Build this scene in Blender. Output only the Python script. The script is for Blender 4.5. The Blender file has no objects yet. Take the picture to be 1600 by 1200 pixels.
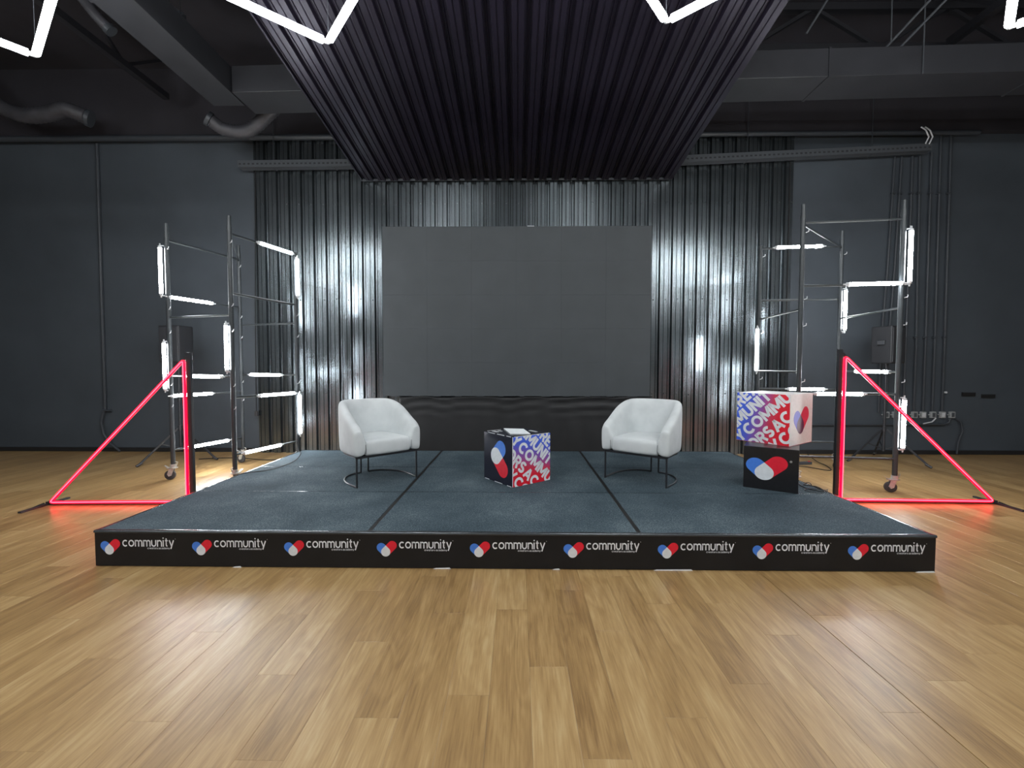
import bpy, bmesh, math, random
from mathutils import Vector, Matrix
random.seed(7)
SC = bpy.context.scene
COL = SC.collection
PI = math.pi

# ------------------------------------------------------------------ camera
CAMF, PITCH, YAW, ROLL = 682.2, 0.0398, 0.0136, 0.0011
cd = bpy.data.cameras.new('camera'); cam = bpy.data.objects.new('camera', cd); COL.objects.link(cam)
cd.sensor_fit = 'HORIZONTAL'; cd.sensor_width = 36; cd.lens = CAMF / 1600 * 36
cd.clip_start = 0.05; cd.clip_end = 100
_F = Vector((-math.sin(YAW) * math.cos(PITCH), math.cos(YAW) * math.cos(PITCH), -math.sin(PITCH)))
_R = Vector((math.cos(YAW), math.sin(YAW), 0)); _U = _R.cross(_F)
_R2 = math.cos(ROLL) * _R + math.sin(ROLL) * _U; _U2 = -math.sin(ROLL) * _R + math.cos(ROLL) * _U
CAMP = Vector((0.0561, -3.0662, 1.4478))
cam.matrix_world = Matrix(((_R2.x, _U2.x, -_F.x, CAMP.x), (_R2.y, _U2.y, -_F.y, CAMP.y), (_R2.z, _U2.z, -_F.z, CAMP.z), (0, 0, 0, 1)))
SC.camera = cam

# ------------------------------------------------------------------ world, exposure
w = bpy.data.worlds.new('world'); SC.world = w; w.use_nodes = True
w.node_tree.nodes['Background'].inputs[0].default_value = (0.05, 0.055, 0.065, 1)
w.node_tree.nodes['Background'].inputs[1].default_value = 0.3
SC.view_settings.view_transform = 'Standard'; SC.view_settings.look = 'None'
SC.view_settings.gamma = 1; SC.view_settings.exposure = 0.0
SC.view_settings.use_curve_mapping = False
CEIL_E = 44.0      # radiance of the hanging ceiling tubes
FILL_E = 62.0      # squares added out of view behind the viewer as fill light
TOWER_E = 85.0     # radiance of the tubes clipped to the scaffold towers
NEON_E = 3.6

# ------------------------------------------------------------------ materials
def srgb(r, g, b):
    f = lambda c: ((c / 255) / 12.92 if c / 255 <= 0.04045 else (((c / 255) + 0.055) / 1.055) ** 2.4)
    return (f(r), f(g), f(b), 1)

class NT:
    def __init__(s, name):
        s.m = bpy.data.materials.new(name); s.m.use_nodes = True; s.t = s.m.node_tree
        s.b = s.t.nodes['Principled BSDF']
    def n(s, kind, **kw):
        nd = s.t.nodes.new(kind)
        for k, v in kw.items(): setattr(nd, k, v)
        return nd
    def l(s, a, b): s.t.links.new(a, b)
    def noise(s, scale, detail=4, vec=None, rough=0.5, stretch=None):
        nz = s.n('ShaderNodeTexNoise'); nz.inputs['Scale'].default_value = scale
        nz.inputs['Detail'].default_value = detail; nz.inputs['Roughness'].default_value = rough
        if vec is None:
            vec = s.n('ShaderNodeTexCoord').outputs['Object']
        if stretch:
            mp = s.n('ShaderNodeMapping'); mp.inputs['Scale'].default_value = stretch
            s.l(vec, mp.inputs[0]); vec = mp.outputs[0]
        s.l(vec, nz.inputs['Vector']); return nz
    def ramp(s, fac, stops):
        r = s.n('ShaderNodeValToRGB'); e = r.color_ramp.elements
        while len(e) > 1: e.remove(e[-1])
        e[0].position, e[0].color = stops[0]
        for p, c in stops[1:]:
            x = e.new(p); x.color = c
        s.l(fac, r.inputs[0]); return r
    def bump(s, h, strength, dist=0.002):
        b = s.n('ShaderNodeBump'); b.inputs['Strength'].default_value = strength; b.inputs['Distance'].default_value = dist
        s.l(h, b.inputs['Height']); s.l(b.outputs[0], s.b.inputs['Normal']); return b

def basic(name, col, rough=0.5, metal=0.0, var=0.0, vscale=30, bump=0.0, bscale=200, bdist=0.001, spec=0.5, coat=0.0, coat_rough=0.1):
    k = NT(name); k.b.inputs['Roughness'].default_value = rough; k.b.inputs['Metallic'].default_value = metal
    k.b.inputs['Specular IOR Level'].default_value = spec
    k.b.inputs['Coat Weight'].default_value = coat; k.b.inputs['Coat Roughness'].default_value = coat_rough
    if len(col) == 3: col = (*col, 1)
    k.b.inputs['Base Color'].default_value = col
    v = max(var, 0.06)
    nz = k.noise(vscale, 5)
    lo = tuple(c * (1 - v) for c in col[:3]) + (1,); hi = tuple(min(1, c * (1 + v)) for c in col[:3]) + (1,)
    r = k.ramp(nz.outputs[0], [(0.3, lo), (0.7, hi)]); k.l(r.outputs[0], k.b.inputs['Base Color'])
    if bump:
        k.bump(k.noise(bscale, 3).outputs[0], bump, bdist)
    return k.m

def emit(name, col, strength):
    k = NT(name); k.b.inputs['Base Color'].default_value = (*col, 1)
    k.b.inputs['Emission Color'].default_value = (*col, 1); k.b.inputs['Emission Strength'].default_value = strength
    k.b.inputs['Roughness'].default_value = 0.4
    return k.m

M = {}
M['wall'] = basic('dark_wall_paint', (0.050, 0.0605, 0.073), 0.62, var=0.14, vscale=1.3, bump=0.15, bscale=90)
M['upper'] = basic('hazed_black_ceiling_paint', (0.020, 0.0185, 0.024), 0.8, var=0.2, vscale=2)  # faint purple of the haze under the roof mixed into the black
M['hall'] = basic('hall_wall_paint', (0.16, 0.16, 0.17), 0.7)
M['duct'] = basic('painted_duct', (0.026, 0.027, 0.032), 0.5, var=0.12, vscale=4)
M['truss'] = basic('painted_truss_steel', (0.012, 0.012, 0.015), 0.5)
M['pipe'] = basic('painted_conduit', (0.040, 0.046, 0.054), 0.42)
M['flexduct'] = basic('flexible_duct_foil', (0.045, 0.045, 0.052), 0.5, var=0.3, vscale=8)
M['tray'] = basic('galvanised_tray', (0.075, 0.082, 0.092), 0.4, metal=0.2)
M['trayslot'] = basic('tray_slot', (0.025, 0.026, 0.03), 0.8)
M['carpet'] = None
M['fascia'] = basic('black_printed_vinyl', (0.008, 0.008, 0.0095), 0.5, var=0.2, vscale=6, spec=0.35, bump=0.25, bscale=7, bdist=0.01)
M['trim'] = basic('glossy_edge_trim', (0.10, 0.11, 0.12), 0.22, metal=0.7, bump=0.3, bscale=12, bdist=0.004)
M['seam'] = basic('black_seam_tape', (0.009, 0.009, 0.009), 0.5, bump=0.4, bscale=30, bdist=0.002)
M['seam_metal'] = basic('aluminium_seam', (0.022, 0.024, 0.026), 0.2, metal=0.2, bump=0.4, bscale=5, bdist=0.006)
M['white_print'] = basic('white_print', srgb(232, 234, 238)[:3], 0.45)
M['grey_print'] = basic('pale_grey_print', srgb(222, 226, 230)[:3], 0.45)
M['blue_print'] = basic('blue_print', srgb(70, 128, 222)[:3], 0.45)
M['red_print'] = basic('red_print', srgb(226, 28, 52)[:3], 0.45)
M['blue_on_white'] = basic('indigo_print', srgb(72, 92, 205)[:3], 0.45)
M['red_on_white'] = basic('crimson_print', srgb(214, 50, 78)[:3], 0.45)
M['navy_overlap'] = basic('navy_overlap_print', srgb(48, 30, 66)[:3], 0.45)
M['box_black'] = basic('black_laminate_board', (0.012, 0.012, 0.014), 0.3, var=0.2)
M['box_navy'] = basic('glossy_navy_laminate', (0.016, 0.017, 0.030), 0.16, var=0.1)
M['box_white'] = basic('white_laminate_board', srgb(222, 220, 218)[:3], 0.45)
M['foam'] = basic('white_foam_edge', (0.75, 0.76, 0.78), 0.6)
M['paper'] = basic('white_paper', (0.82, 0.86, 0.88), 0.7)
M['black_steel'] = basic('black_powder_coated_steel', (0.022, 0.024, 0.028), 0.35)
M['tower'] = basic('dark_painted_tube', (0.030, 0.036, 0.040), 0.42, metal=0.0, var=0.2, vscale=12)
M['zinc'] = basic('zinc_plated_steel', (0.55, 0.56, 0.55), 0.35, metal=0.7, var=0.15)
M['rubber'] = basic('dark_rubber', (0.035, 0.035, 0.038), 0.6)
M['clip'] = basic('white_plastic_clip', (0.55, 0.56, 0.58), 0.45)
M['cable'] = basic('black_cable', (0.012, 0.012, 0.013), 0.5)
M['speaker'] = basic('black_speaker_case', (0.018, 0.019, 0.022), 0.6, bump=0.3, bscale=300)
M['grille'] = basic('speaker_grille_mesh', (0.026, 0.027, 0.031), 0.55, bump=0.6, bscale=600)
M['socket'] = basic('pale_socket_plastic', (0.30, 0.31, 0.31), 0.5)
M['slot'] = basic('vent_slot_black', (0.004, 0.004, 0.004), 0.9)
M['skirt'] = basic('black_satin_cloth', (0.014, 0.014, 0.015), 0.6, var=0.2, vscale=3)
M['screen'] = basic('matte_led_modules', (0.058, 0.066, 0.072), 0.75, var=0.07, vscale=2.5, bump=0.1, bscale=900)
M['base_board'] = basic('black_baseboard', (0.012, 0.012, 0.013), 0.5)
M['neon_red'] = emit('red_neon_sleeve', (1.0, 0.0, 0.018), NEON_E)
M['neon_core'] = emit('pink_neon_core', (1.0, 0.060, 0.095), NEON_E * 1.5)
M['ceil_tube'] = emit('ceiling_tube_glow', (0.95, 0.985, 1.0), CEIL_E)
M['fill_tube'] = emit('fill_tube_glow', (0.95, 0.985, 1.0), FILL_E)
M['tower_tube'] = emit('tower_tube_glow', (0.93, 0.965, 1.0), TOWER_E)

def m_cladding():
    k = NT('black_profiled_sheet'); b = k.b
    b.inputs['Metallic'].default_value = 0.9; b.inputs['Roughness'].default_value = 0.225
    nz = k.noise(1.1, 3)
    c = k.ramp(nz.outputs[0], [(0.3, (0.125, 0.145, 0.155, 1)), (0.7, (0.18, 0.202, 0.215, 1))]); k.l(c.outputs[0], b.inputs['Base Color'])
    return k.m
M['cladding'] = m_cladding()
def m_canopy():
    k = NT('purple_lit_canopy_sheet'); b = k.b
    b.inputs['Metallic'].default_value = 0.4; b.inputs['Roughness'].default_value = 0.30
    nz = k.noise(1.2, 2)
    c = k.ramp(nz.outputs[0], [(0.3, (0.016, 0.0135, 0.023, 1)), (0.7, (0.024, 0.020, 0.035, 1))]); k.l(c.outputs[0], b.inputs['Base Color'])  # purple reflected light tinted into the black base colour
    return k.m
M['canopy'] = m_canopy()

def m_carpet():
    k = NT('dark_slate_carpet'); k.b.inputs['Roughness'].default_value = 0.92
    k.b.inputs['Specular IOR Level'].default_value = 0.2
    nz = k.noise(110, 4, rough=0.8); big = k.noise(2.0, 4)
    mx = k.n('ShaderNodeMath', operation='MULTIPLY_ADD'); k.l(nz.outputs[0], mx.inputs[0]); mx.inputs[1].default_value = 0.75
    sc = k.n('ShaderNodeMath', operation='MULTIPLY'); k.l(big.outputs[0], sc.inputs[0]); sc.inputs[1].default_value = 0.25
    k.l(sc.outputs[0], mx.inputs[2])
    r = k.ramp(mx.outputs[0], [(0.34, (0.016, 0.026, 0.034, 1)), (0.50, (0.048, 0.072, 0.088, 1)), (0.64, (0.15, 0.19, 0.21, 1))])
    k.l(r.outputs[0], k.b.inputs['Base Color']); k.bump(nz.outputs[0], 0.6, 0.003)
    return k.m
M['carpet'] = m_carpet()

def m_fabric():
    k = NT('light_grey_woven_fabric'); k.b.inputs['Roughness'].default_value = 0.9
    k.b.inputs['Sheen Weight'].default_value = 0.25; k.b.inputs['Specular IOR Level'].default_value = 0.2
    big = k.noise(6, 4); r = k.ramp(big.outputs[0], [(0.3, srgb(196, 201, 202)), (0.7, srgb(212, 216, 217))])
    k.l(r.outputs[0], k.b.inputs['Base Color'])
    fine = k.noise(420, 2); k.bump(fine.outputs[0], 0.35, 0.002)
    return k.m
M['fabric'] = m_fabric()

def m_wood():
    k = NT('oak_vinyl_plank'); b = k.b
    at = k.n('ShaderNodeAttribute'); at.attribute_name = 'tone'
    tc = k.n('ShaderNodeTexCoord')
    off = k.n('ShaderNodeCombineXYZ')
    mu = k.n('ShaderNodeMath', operation='MULTIPLY'); k.l(at.outputs['Fac'], mu.inputs[0]); mu.inputs[1].default_value = 57.3
    k.l(mu.outputs[0], off.inputs[0]); k.l(mu.outputs[0], off.inputs[2])
    mu2 = k.n('ShaderNodeMath', operation='MULTIPLY'); k.l(at.outputs['Fac'], mu2.inputs[0]); mu2.inputs[1].default_value = 31.7; k.l(mu2.outputs[0], off.inputs[1])
    ad = k.n('ShaderNodeVectorMath', operation='ADD'); k.l(tc.outputs['Object'], ad.inputs[0]); k.l(off.outputs[0], ad.inputs[1])
    v = ad.outputs[0]
    # cathedral grain: distorted low-frequency bands
    mp = k.n('ShaderNodeMapping'); mp.inputs['Scale'].default_value = (7.0, 1.15, 1.0); k.l(v, mp.inputs[0])
    blob = k.n('ShaderNodeTexNoise'); blob.inputs['Scale'].default_value = 1.0; blob.inputs['Detail'].default_value = 2.5; blob.inputs['Distortion'].default_value = 0.6
    k.l(mp.outputs[0], blob.inputs['Vector'])
    rings = k.n('ShaderNodeMath', operation='MULTIPLY'); k.l(blob.outputs[0], rings.inputs[0]); rings.inputs[1].default_value = 44
    sn = k.n('ShaderNodeMath', operation='SINE'); k.l(rings.outputs[0], sn.inputs[0])
    fine = k.noise(1, 6, vec=v, rough=0.65, stretch=(120, 5, 1))
    mid = k.noise(1, 4, vec=v, rough=0.6, stretch=(16, 1.6, 1))
    a1 = k.n('ShaderNodeMath', operation='MULTIPLY_ADD'); k.l(sn.outputs[0], a1.inputs[0]); a1.inputs[1].default_value = 0.07; k.l(fine.outputs[0], a1.inputs[2])
    a2 = k.n('ShaderNodeMath', operation='MULTIPLY_ADD'); k.l(mid.outputs[0], a2.inputs[0]); a2.inputs[1].default_value = 0.9; k.l(a1.outputs[0], a2.inputs[2])
    a3 = k.n('ShaderNodeMath', operation='MULTIPLY_ADD'); k.l(at.outputs['Fac'], a3.inputs[0]); a3.inputs[1].default_value = 0.32; k.l(a2.outputs[0], a3.inputs[2])
    a4 = k.n('ShaderNodeMath', operation='MULTIPLY'); k.l(a3.outputs[0], a4.inputs[0]); a4.inputs[1].default_value = 0.5
    r = k.ramp(a4.outputs[0], [(0.38, (0.22, 0.125, 0.046, 1)), (0.53, (0.335, 0.202, 0.078, 1)), (0.65, (0.42, 0.272, 0.115, 1)), (0.80, (0.52, 0.375, 0.19, 1))])
    k.l(r.outputs[0], b.inputs['Base Color'])
    b.inputs['Roughness'].default_value = 0.33; b.inputs['Specular IOR Level'].default_value = 1.0
    k.bump(fine.outputs[0], 0.25, 0.0012)
    return k.m
M['wood'] = m_wood()
M['underlay'] = basic('plank_joint_dark', (0.05, 0.035, 0.02), 0.8)

def m_gradient():
    k = NT('blue_to_red_gradient_print'); k.b.inputs['Roughness'].default_value = 0.4
    uv = k.n('ShaderNodeUVMap'); sp = k.n('ShaderNodeSeparateXYZ'); k.l(uv.outputs[0], sp.inputs[0])
    a = k.n('ShaderNodeMath', operation='MULTIPLY_ADD'); k.l(sp.outputs[1], a.inputs[0]); a.inputs[1].default_value = -0.18; k.l(sp.outputs[0], a.inputs[2])
    r = k.ramp(a.outputs[0], [(0.0, srgb(66, 104, 226)), (0.16, srgb(84, 96, 208)), (0.38, srgb(150, 84, 160)), (0.56, srgb(208, 56, 84)), (0.72, srgb(228, 30, 52)), (1.0, srgb(230, 24, 46))])
    k.l(r.outputs[0], k.b.inputs['Base Color']); return k.m
M['gradient'] = m_gradient()

# ------------------------------------------------------------------ geometry helpers
class MB:
    def __init__(s): s.v, s.f, s.mi = [], [], []
    def add(s, vs, fs, mi=0):
        o = len(s.v); s.v += [tuple(p) for p in vs]
        for f in fs: s.f.append(tuple(i + o for i in f)); s.mi.append(mi)
        return s
    def box(s, lo, hi, mi=0):
        x0, y0, z0 = lo; x1, y1, z1 = hi
        return s.add([(x0, y0, z0), (x1, y0, z0), (x1, y1, z0), (x0, y1, z0), (x0, y0, z1), (x1, y0, z1), (x1, y1, z1), (x0, y1, z1)],
                     [(0, 3, 2, 1), (4, 5, 6, 7), (0, 1, 5, 4), (1, 2, 6, 5), (2, 3, 7, 6), (3, 0, 4, 7)], mi)
    def tube(s, pts, r, n=10, mi=0, caps=True, rads=None, closed=False):
        pts = [Vector(p) for p in pts]; k = len(pts); rings = []; up = None
        for i, p in enumerate(pts):
            if closed: t = (pts[(i + 1) % k] - pts[i - 1]).normalized()
            elif i == 0: t = (pts[1] - p).normalized()
            elif i == k - 1: t = (p - pts[-2]).normalized()
            else:
                a, b = (p - pts[i - 1]).normalized(), (pts[i + 1] - p).normalized(); t = (a + b).normalized()
            if up is None:
                up = Vector((0, 0, 1)) if abs(t.z) < 0.9 else Vector((1, 0, 0))
            u = (up - t * up.dot(t)).normalized(); v = t.cross(u); up = u
            q = 1.0
            if 0 < i < k - 1 and not closed:
                cs = max(0.5, (pts[i + 1] - p).normalized().dot(t)); q = 1 / cs
            rr = (rads[i] if rads else r)
            rings.append([p + (u * math.cos(2 * PI * j / n) + v * math.sin(2 * PI * j / n)) * rr * (q if q < 1.3 else 1.15) for j in range(n)])
        vs = [x for g in rings for x in g]; fs = []
        for i in range(k if closed else k - 1):
            i2 = (i + 1) % k
            for j in range(n):
                fs.append((i * n + j, i * n + (j + 1) % n, i2 * n + (j + 1) % n, i2 * n + j))
        if caps and not closed:
            fs.append(tuple(reversed(range(n)))); fs.append(tuple((k - 1) * n + j for j in range(n)))
        return s.add(vs, fs, mi)
    def bar(s, a, b, w, h, up=(0, 0, 1), mi=0):
        a, b = Vector(a), Vector(b); t = (b - a).normalized(); up = Vector(up)
        u = (up - t * up.dot(t)).normalized(); v = t.cross(u); vs = []
        for p in (a, b):
            for sx, sy in ((-1, -1), (1, -1), (1, 1), (-1, 1)): vs.append(p + v * sx * w / 2 + u * sy * h / 2)
        return s.add(vs, [(0, 1, 2, 3), (7, 6, 5, 4), (0, 4, 5, 1), (1, 5, 6, 2), (2, 6, 7, 3), (3, 7, 4, 0)], mi)
    def build(s, name, mats, parent=None, smooth=False, bevel=0, subsurf=0, fixn=True):
        me = bpy.data.meshes.new(name); me.from_pydata(s.v, [], s.f)
        if not isinstance(mats, (list, tuple)): mats = [mats]
        for m in mats: me.materials.append(m)
        me.polygons.foreach_set('material_index', s.mi)
        if fixn:
            bm = bmesh.new(); bm.from_mesh(me); bmesh.ops.recalc_face_normals(bm, faces=bm.faces); bm.to_mesh(me); bm.free()
        if smooth:
            me.polygons.foreach_set('use_smooth', [True] * len(me.polygons))
            try: me.set_sharp_from_angle(angle=math.radians(38 if smooth is True else smooth))
            except Exception: pass
        me.update()
        o = bpy.data.objects.new(name, me); COL.objects.link(o)
        if parent is not None: o.parent = parent
        if bevel:
            md = o.modifiers.new('bevel', 'BEVEL'); md.width = bevel; md.segments = 2; md.limit_method = 'ANGLE'; md.angle_limit = math.radians(40)
        if subsurf:
            md = o.modifiers.new('subsurf', 'SUBSURF'); md.levels = md.render_levels = subsurf
        return o

def tag(o, label=None, cat=None, group=None, kind=None):
    if label: o['label'] = label
    if cat: o['category'] = cat
    if group: o['group'] = group
    if kind: o['kind'] = kind
    return o
def empty(name, loc=(0, 0, 0), rz=0, **kw):
    o = bpy.data.objects.new(name, None); o.empty_display_size = 0.1; COL.objects.link(o)
    o.location = loc; o.rotation_euler = (0, 0, rz); return tag(o, **kw)
def boxobj(name, lo, hi, m, parent=None, bevel=0):
    return MB().box(lo, hi).build(name, m, parent, bevel=bevel)
def struct(o): o['kind'] = 'structure'; return o

# ------------------------------------------------------------------ flat print: convex pieces on a 2D plane
def disc(cx, cy, r, n=28): return [(cx + r * math.cos(2 * PI * i / n), cy + r * math.sin(2 * PI * i / n)) for i in range(n)]
def capsule(ax, ay, bx, by, r, n=14):
    a = math.atan2(by - ay, bx - ax)
    P = [(bx + r * math.cos(a - PI / 2 + PI * i / n), by + r * math.sin(a - PI / 2 + PI * i / n)) for i in range(n + 1)]
    return P + [(ax + r * math.cos(a + PI / 2 + PI * i / n), ay + r * math.sin(a + PI / 2 + PI * i / n)) for i in range(n + 1)]
def teardrop(cx, cy, r, n=24):
    P = [(cx, cy + r * math.sqrt(2))]
    for i in range(n + 1):
        a = math.radians(135) + math.radians(270) * i / n; P.append((cx + r * math.cos(a), cy + r * math.sin(a)))
    return P
def heart(cx, cy, r, rot=0.0, mats=(0, 1, 2)):
    """two overlapping capsules; (cx, cy) is the centre of the shared round end"""
    k = r / math.sqrt(1)
    out = [(capsule(cx, cy, cx - 0.95 * k, cy + 0.95 * k, r * 0.98), mats[0], 0), (capsule(cx, cy, cx + 1.4 * k, cy + 1.4 * k, r * 0.98), mats[1], 1), (teardrop(cx, cy, r), mats[2], 2)]
    if rot:
        c, s_ = math.cos(rot), math.sin(rot)
        out = [([(cx + (x - cx) * c - (y - cy) * s_, cy + (x - cx) * s_ + (y - cy) * c) for x, y in P], m, l) for P, m, l in out]
    return out
def arc(cx, cy, r, a0, a1, n=14, ry=None):
    ry = r if ry is None else ry
    return [(cx + r * math.cos(math.radians(a0 + (a1 - a0) * i / n)), cy + ry * math.sin(math.radians(a0 + (a1 - a0) * i / n))) for i in range(n + 1)]
# lower case: x-height centre lines span 0..1 ; strokes listed as polylines, width given with each font
LOW = {
 'c': ([arc(.5, .5, .5, 48, 312)], .90), 'o': ([arc(.5, .5, .5, 0, 360, 24)], 1.0),
 'm': ([[(0, -.09), (0, 1.09)], arc(.34, .66, .34, 180, 0) + [(.68, -.09)], arc(1.02, .66, .34, 180, 0) + [(1.36, -.09)]], 1.36),
 'n': ([[(0, -.09), (0, 1.09)], arc(.42, .58, .42, 180, 0) + [(.84, -.09)]], .84),
 'u': ([[(0, 1.09)] + arc(.42, .42, .42, 180, 360) + [(.84, 1.09)]], .84),
 'i': ([[(0, -.09), (0, 1.09)], [(0, 1.36), (0, 1.56)]], 0.0),
 't': ([[(.26, 1.42), (.26, .3)] + arc(.52, .26, .26, 180, 262, 5), [(0, 1.0), (.58, 1.0)]], .56),
 'y': ([[(-.02, 1.09), (.43, .02)], [(.88, 1.09), (.28, -.48)]], .86),
 'r': ([[(0, -.09), (0, 1.09)], arc(.40, .60, .40, 180, 90, 6)], .42),
 'e': ([arc(.5, .5, .5, 0, 318), [(0.02, .5), (1.0, .5)]], 1.0),
 'a': ([arc(.5, .5, .5, 0, 360, 22), [(1.0, -.09), (1.0, 1.09)]], 1.0),
 'd': ([arc(.5, .5, .5, 0, 360, 22), [(1.0, -.09), (1.0, 1.6)]], 1.0),
 's': ([arc(.34, .75, .30, 40, 270, 9, .25) [:-1] + arc(.34, .25, .32, 90, -140, 9, .25)], .66),
}
W = .14
CAP = {
 'C': ([arc(.5, .5, .5, 46, 314)], .88), 'O': ([arc(.5, .5, .5, 0, 360, 24)], 1.0),
 'M': ([[(0, -W), (0, 1 + W)], [(0, 1 + W - .02), (.52, .12)], [(.52, .12), (1.04, 1 + W - .02)], [(1.04, 1 + W), (1.04, -W)]], 1.04),
 'U': ([[(0, 1 + W)] + arc(.36, .36, .36, 180, 360) + [(.72, 1 + W)]], .72),
 'N': ([[(0, -W), (0, 1 + W)], [(0.02, 1.08), (.72, -.08)], [(.74, -W), (.74, 1 + W)]], .74),
 'I': ([[(0, -W), (0, 1 + W)]], 0.0), 'T': ([[(.36, -W), (.36, 1)], [(-.06, 1), (.78, 1)]], .72),
 'Y': ([[(.40, -W), (.40, .45)], [(-.02, 1 + W), (.40, .42)], [(.82, 1 + W), (.40, .42)]], .80),
 'R': ([[(0, -W), (0, 1 + W)], [(0, 1), (.36, 1)] + arc(.36, .72, .28, 90, -90, 8)[1:] + [(0, .44)], [(.34, .46), (.66, -W)]], .64),
 'E': ([[(0, -W), (0, 1 + W)], [(0, 1), (.62, 1)], [(0, .5), (.56, .5)], [(0, 0), (.62, 0)]], .58),
 'A': ([[(-.02, -W), (.44, 1 + W * .6)], [(.90, -W), (.44, 1 + W * .6)], [(.14, .24), (.74, .24)]], .88),
 'S': ([arc(.33, .75, .31, 30, 270, 10, .25)[:-1] + arc(.33, .25, .33, 90, -150, 10, .25)], .66),
 'D': ([[(0, -W), (0, 1 + W)], [(0, 1), (.3, 1)] + arc(.3, .5, .5, 90, -90, 12)[1:] + [(0, 0)]], .80),
 ' ': ([], -.24),
}
def stroke(pl, w):
    """quads along a polyline with mitred joints (each convex)"""
    n = len(pl); L, Rr = [], []
    cl = n > 3 and abs(pl[0][0] - pl[-1][0]) + abs(pl[0][1] - pl[-1][1]) < 1e-6
    for i in range(n):
        def nrm(a, b):
            dx, dy = b[0] - a[0], b[1] - a[1]; d = math.hypot(dx, dy) or 1; return (-dy / d, dx / d)
        ns = []
        if i > 0: ns.append(nrm(pl[i - 1], pl[i]))
        elif cl: ns.append(nrm(pl[-2], pl[-1]))
        if i < n - 1: ns.append(nrm(pl[i], pl[i + 1]))
        elif cl: ns.append(nrm(pl[0], pl[1]))
        nx, ny = sum(a for a, _ in ns), sum(b for _, b in ns); d = math.hypot(nx, ny) or 1; nx, ny = nx / d, ny / d
        q = 1 / max(0.6, nx * ns[0][0] + ny * ns[0][1])
        L.append((pl[i][0] + nx * w / 2 * q, pl[i][1] + ny * w / 2 * q)); Rr.append((pl[i][0] - nx * w / 2 * q, pl[i][1] - ny * w / 2 * q))
    return [[Rr[i], Rr[i + 1], L[i + 1], L[i]] for i in range(n - 1)]
def text_polys(txt, font, w, gap, anchor=None):
    """list of convex polys in font units, plus anchor x (centre of glyph index)"""
    x = 0; out = []; ax = 0
    for i, ch in enumerate(txt):
        st, adv = font[ch]
        if anchor == i: ax = x + adv / 2
        for pl in st:
            out += [[(px + x, py) for px, py in q] for q in stroke(pl, w)]
        x += adv + w + gap
    return out, ax, x - w - gap
def clip(poly, lo=0.0, hi=1.0):
    for ax, lim, sgn in ((0, lo, 1), (0, hi, -1), (1, lo, 1), (1, hi, -1)):
        out = []
        for i in range(len(poly)):
            a, b = poly[i - 1], poly[i]; da, db = sgn * (a[ax] - lim), sgn * (b[ax] - lim)
            if (da < 0) != (db < 0):
                t = da / (da - db); out.append((a[0] + (b[0] - a[0]) * t, a[1] + (b[1] - a[1]) * t))
            if db >= 0: out.append(b)
        poly = out
        if len(poly) < 3: return None
    return poly
def flat_print(name, polys, O, U, V, mats, parent, lift=0.0006, step=0.0003):
    """polys: (points, material index, layer) in metres along U, V from O; printed a hair proud of the face"""
    O, U, V = Vector(O), Vector(U), Vector(V); N = U.cross(V).normalized()
    vs, fs, mi = [], [], []
    for P, m, l in polys:
        o = len(vs); vs += [O + U * x + V * y + N * (lift + l * step) for x, y in P]; fs.append(tuple(range(o, o + len(P)))); mi.append(m)
    mb = MB(); mb.v, mb.f, mb.mi = vs, fs, mi
    return mb.build(name, mats, parent, fixn=False)
def wordmark(xl, base, xh):
    """heart + community + small second line; xl = left of heart, base = baseline, xh = x-height (m)"""
    r = 0.0335; cx, cy = xl + 0.066, base - 0.0295 + 0.0
    P = heart(cx, cy + 0.004, r)
    w = .235; s = (xh - 0) / (1 + w)
    t, _, tw = text_polys('community', LOW, w, .135)
    sx = 0.377 / (tw + w) ; tx = xl + 0.162 + w / 2 * sx
    P += [([(tx + x * sx, base + s * w / 2 + y * s) for x, y in q], 3, 0) for q in t]
    w2 = .26; t, _, tw = text_polys('creators', LOW, w2, .2); t2, _, tw2 = text_polys('academy', LOW, w2, .2)
    tot = tw + w2 + .6 + tw2 + w2; sx = 0.163 / tot; s = 0.0085; x0 = xl + 0.345; y0 = base - 0.0165
    P += [([(x0 + x * sx, y0 + y * s) for x, y in q], 3, 0) for q in t]
    P += [([(x0 + (x + tw + w2 + .6) * sx, y0 + y * s) for x, y in q], 3, 0) for q in t2]
    # small trademark dot after the y
    P.append((disc(xl + 0.548, base + 0.058, 0.0022, 8), 3, 0))
    return P
def pattern_polys(size, rot):
    """diagonal bold lettering, clipped to the face; rot True turns the print a quarter clockwise"""
    S, w = .182, .30; out = []
    rows = [('CREATORS', 1, .62, .78), ('COMMUNITY', 4, .60, .405), ('ACADEMY COMMUNITY', 8, .354, .02), ('CREATORS ACADEMY', 6, .43, -.385), ('ACADEMY COMMUNITY', 8, .757, -.78)]
    c = math.sqrt(.5)
    for txt, ai, t0, off in rows:
        q, ax, _ = text_polys(txt, CAP, w, .05, ai)
        for P in q:
            R_ = []
            for x, y in P:
                t = (x - ax) * S + t0; n_ = (y - .5) * S + off * c
                R_.append((t * c - n_ * c, t * c + n_ * c))
            R_ = clip(R_)
            if not R_: continue
            if rot: R_ = [(y, 1 - x) for x, y in R_]
            out.append(([(x * size, y * size) for x, y in R_], 1, 1))
    return out
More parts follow.
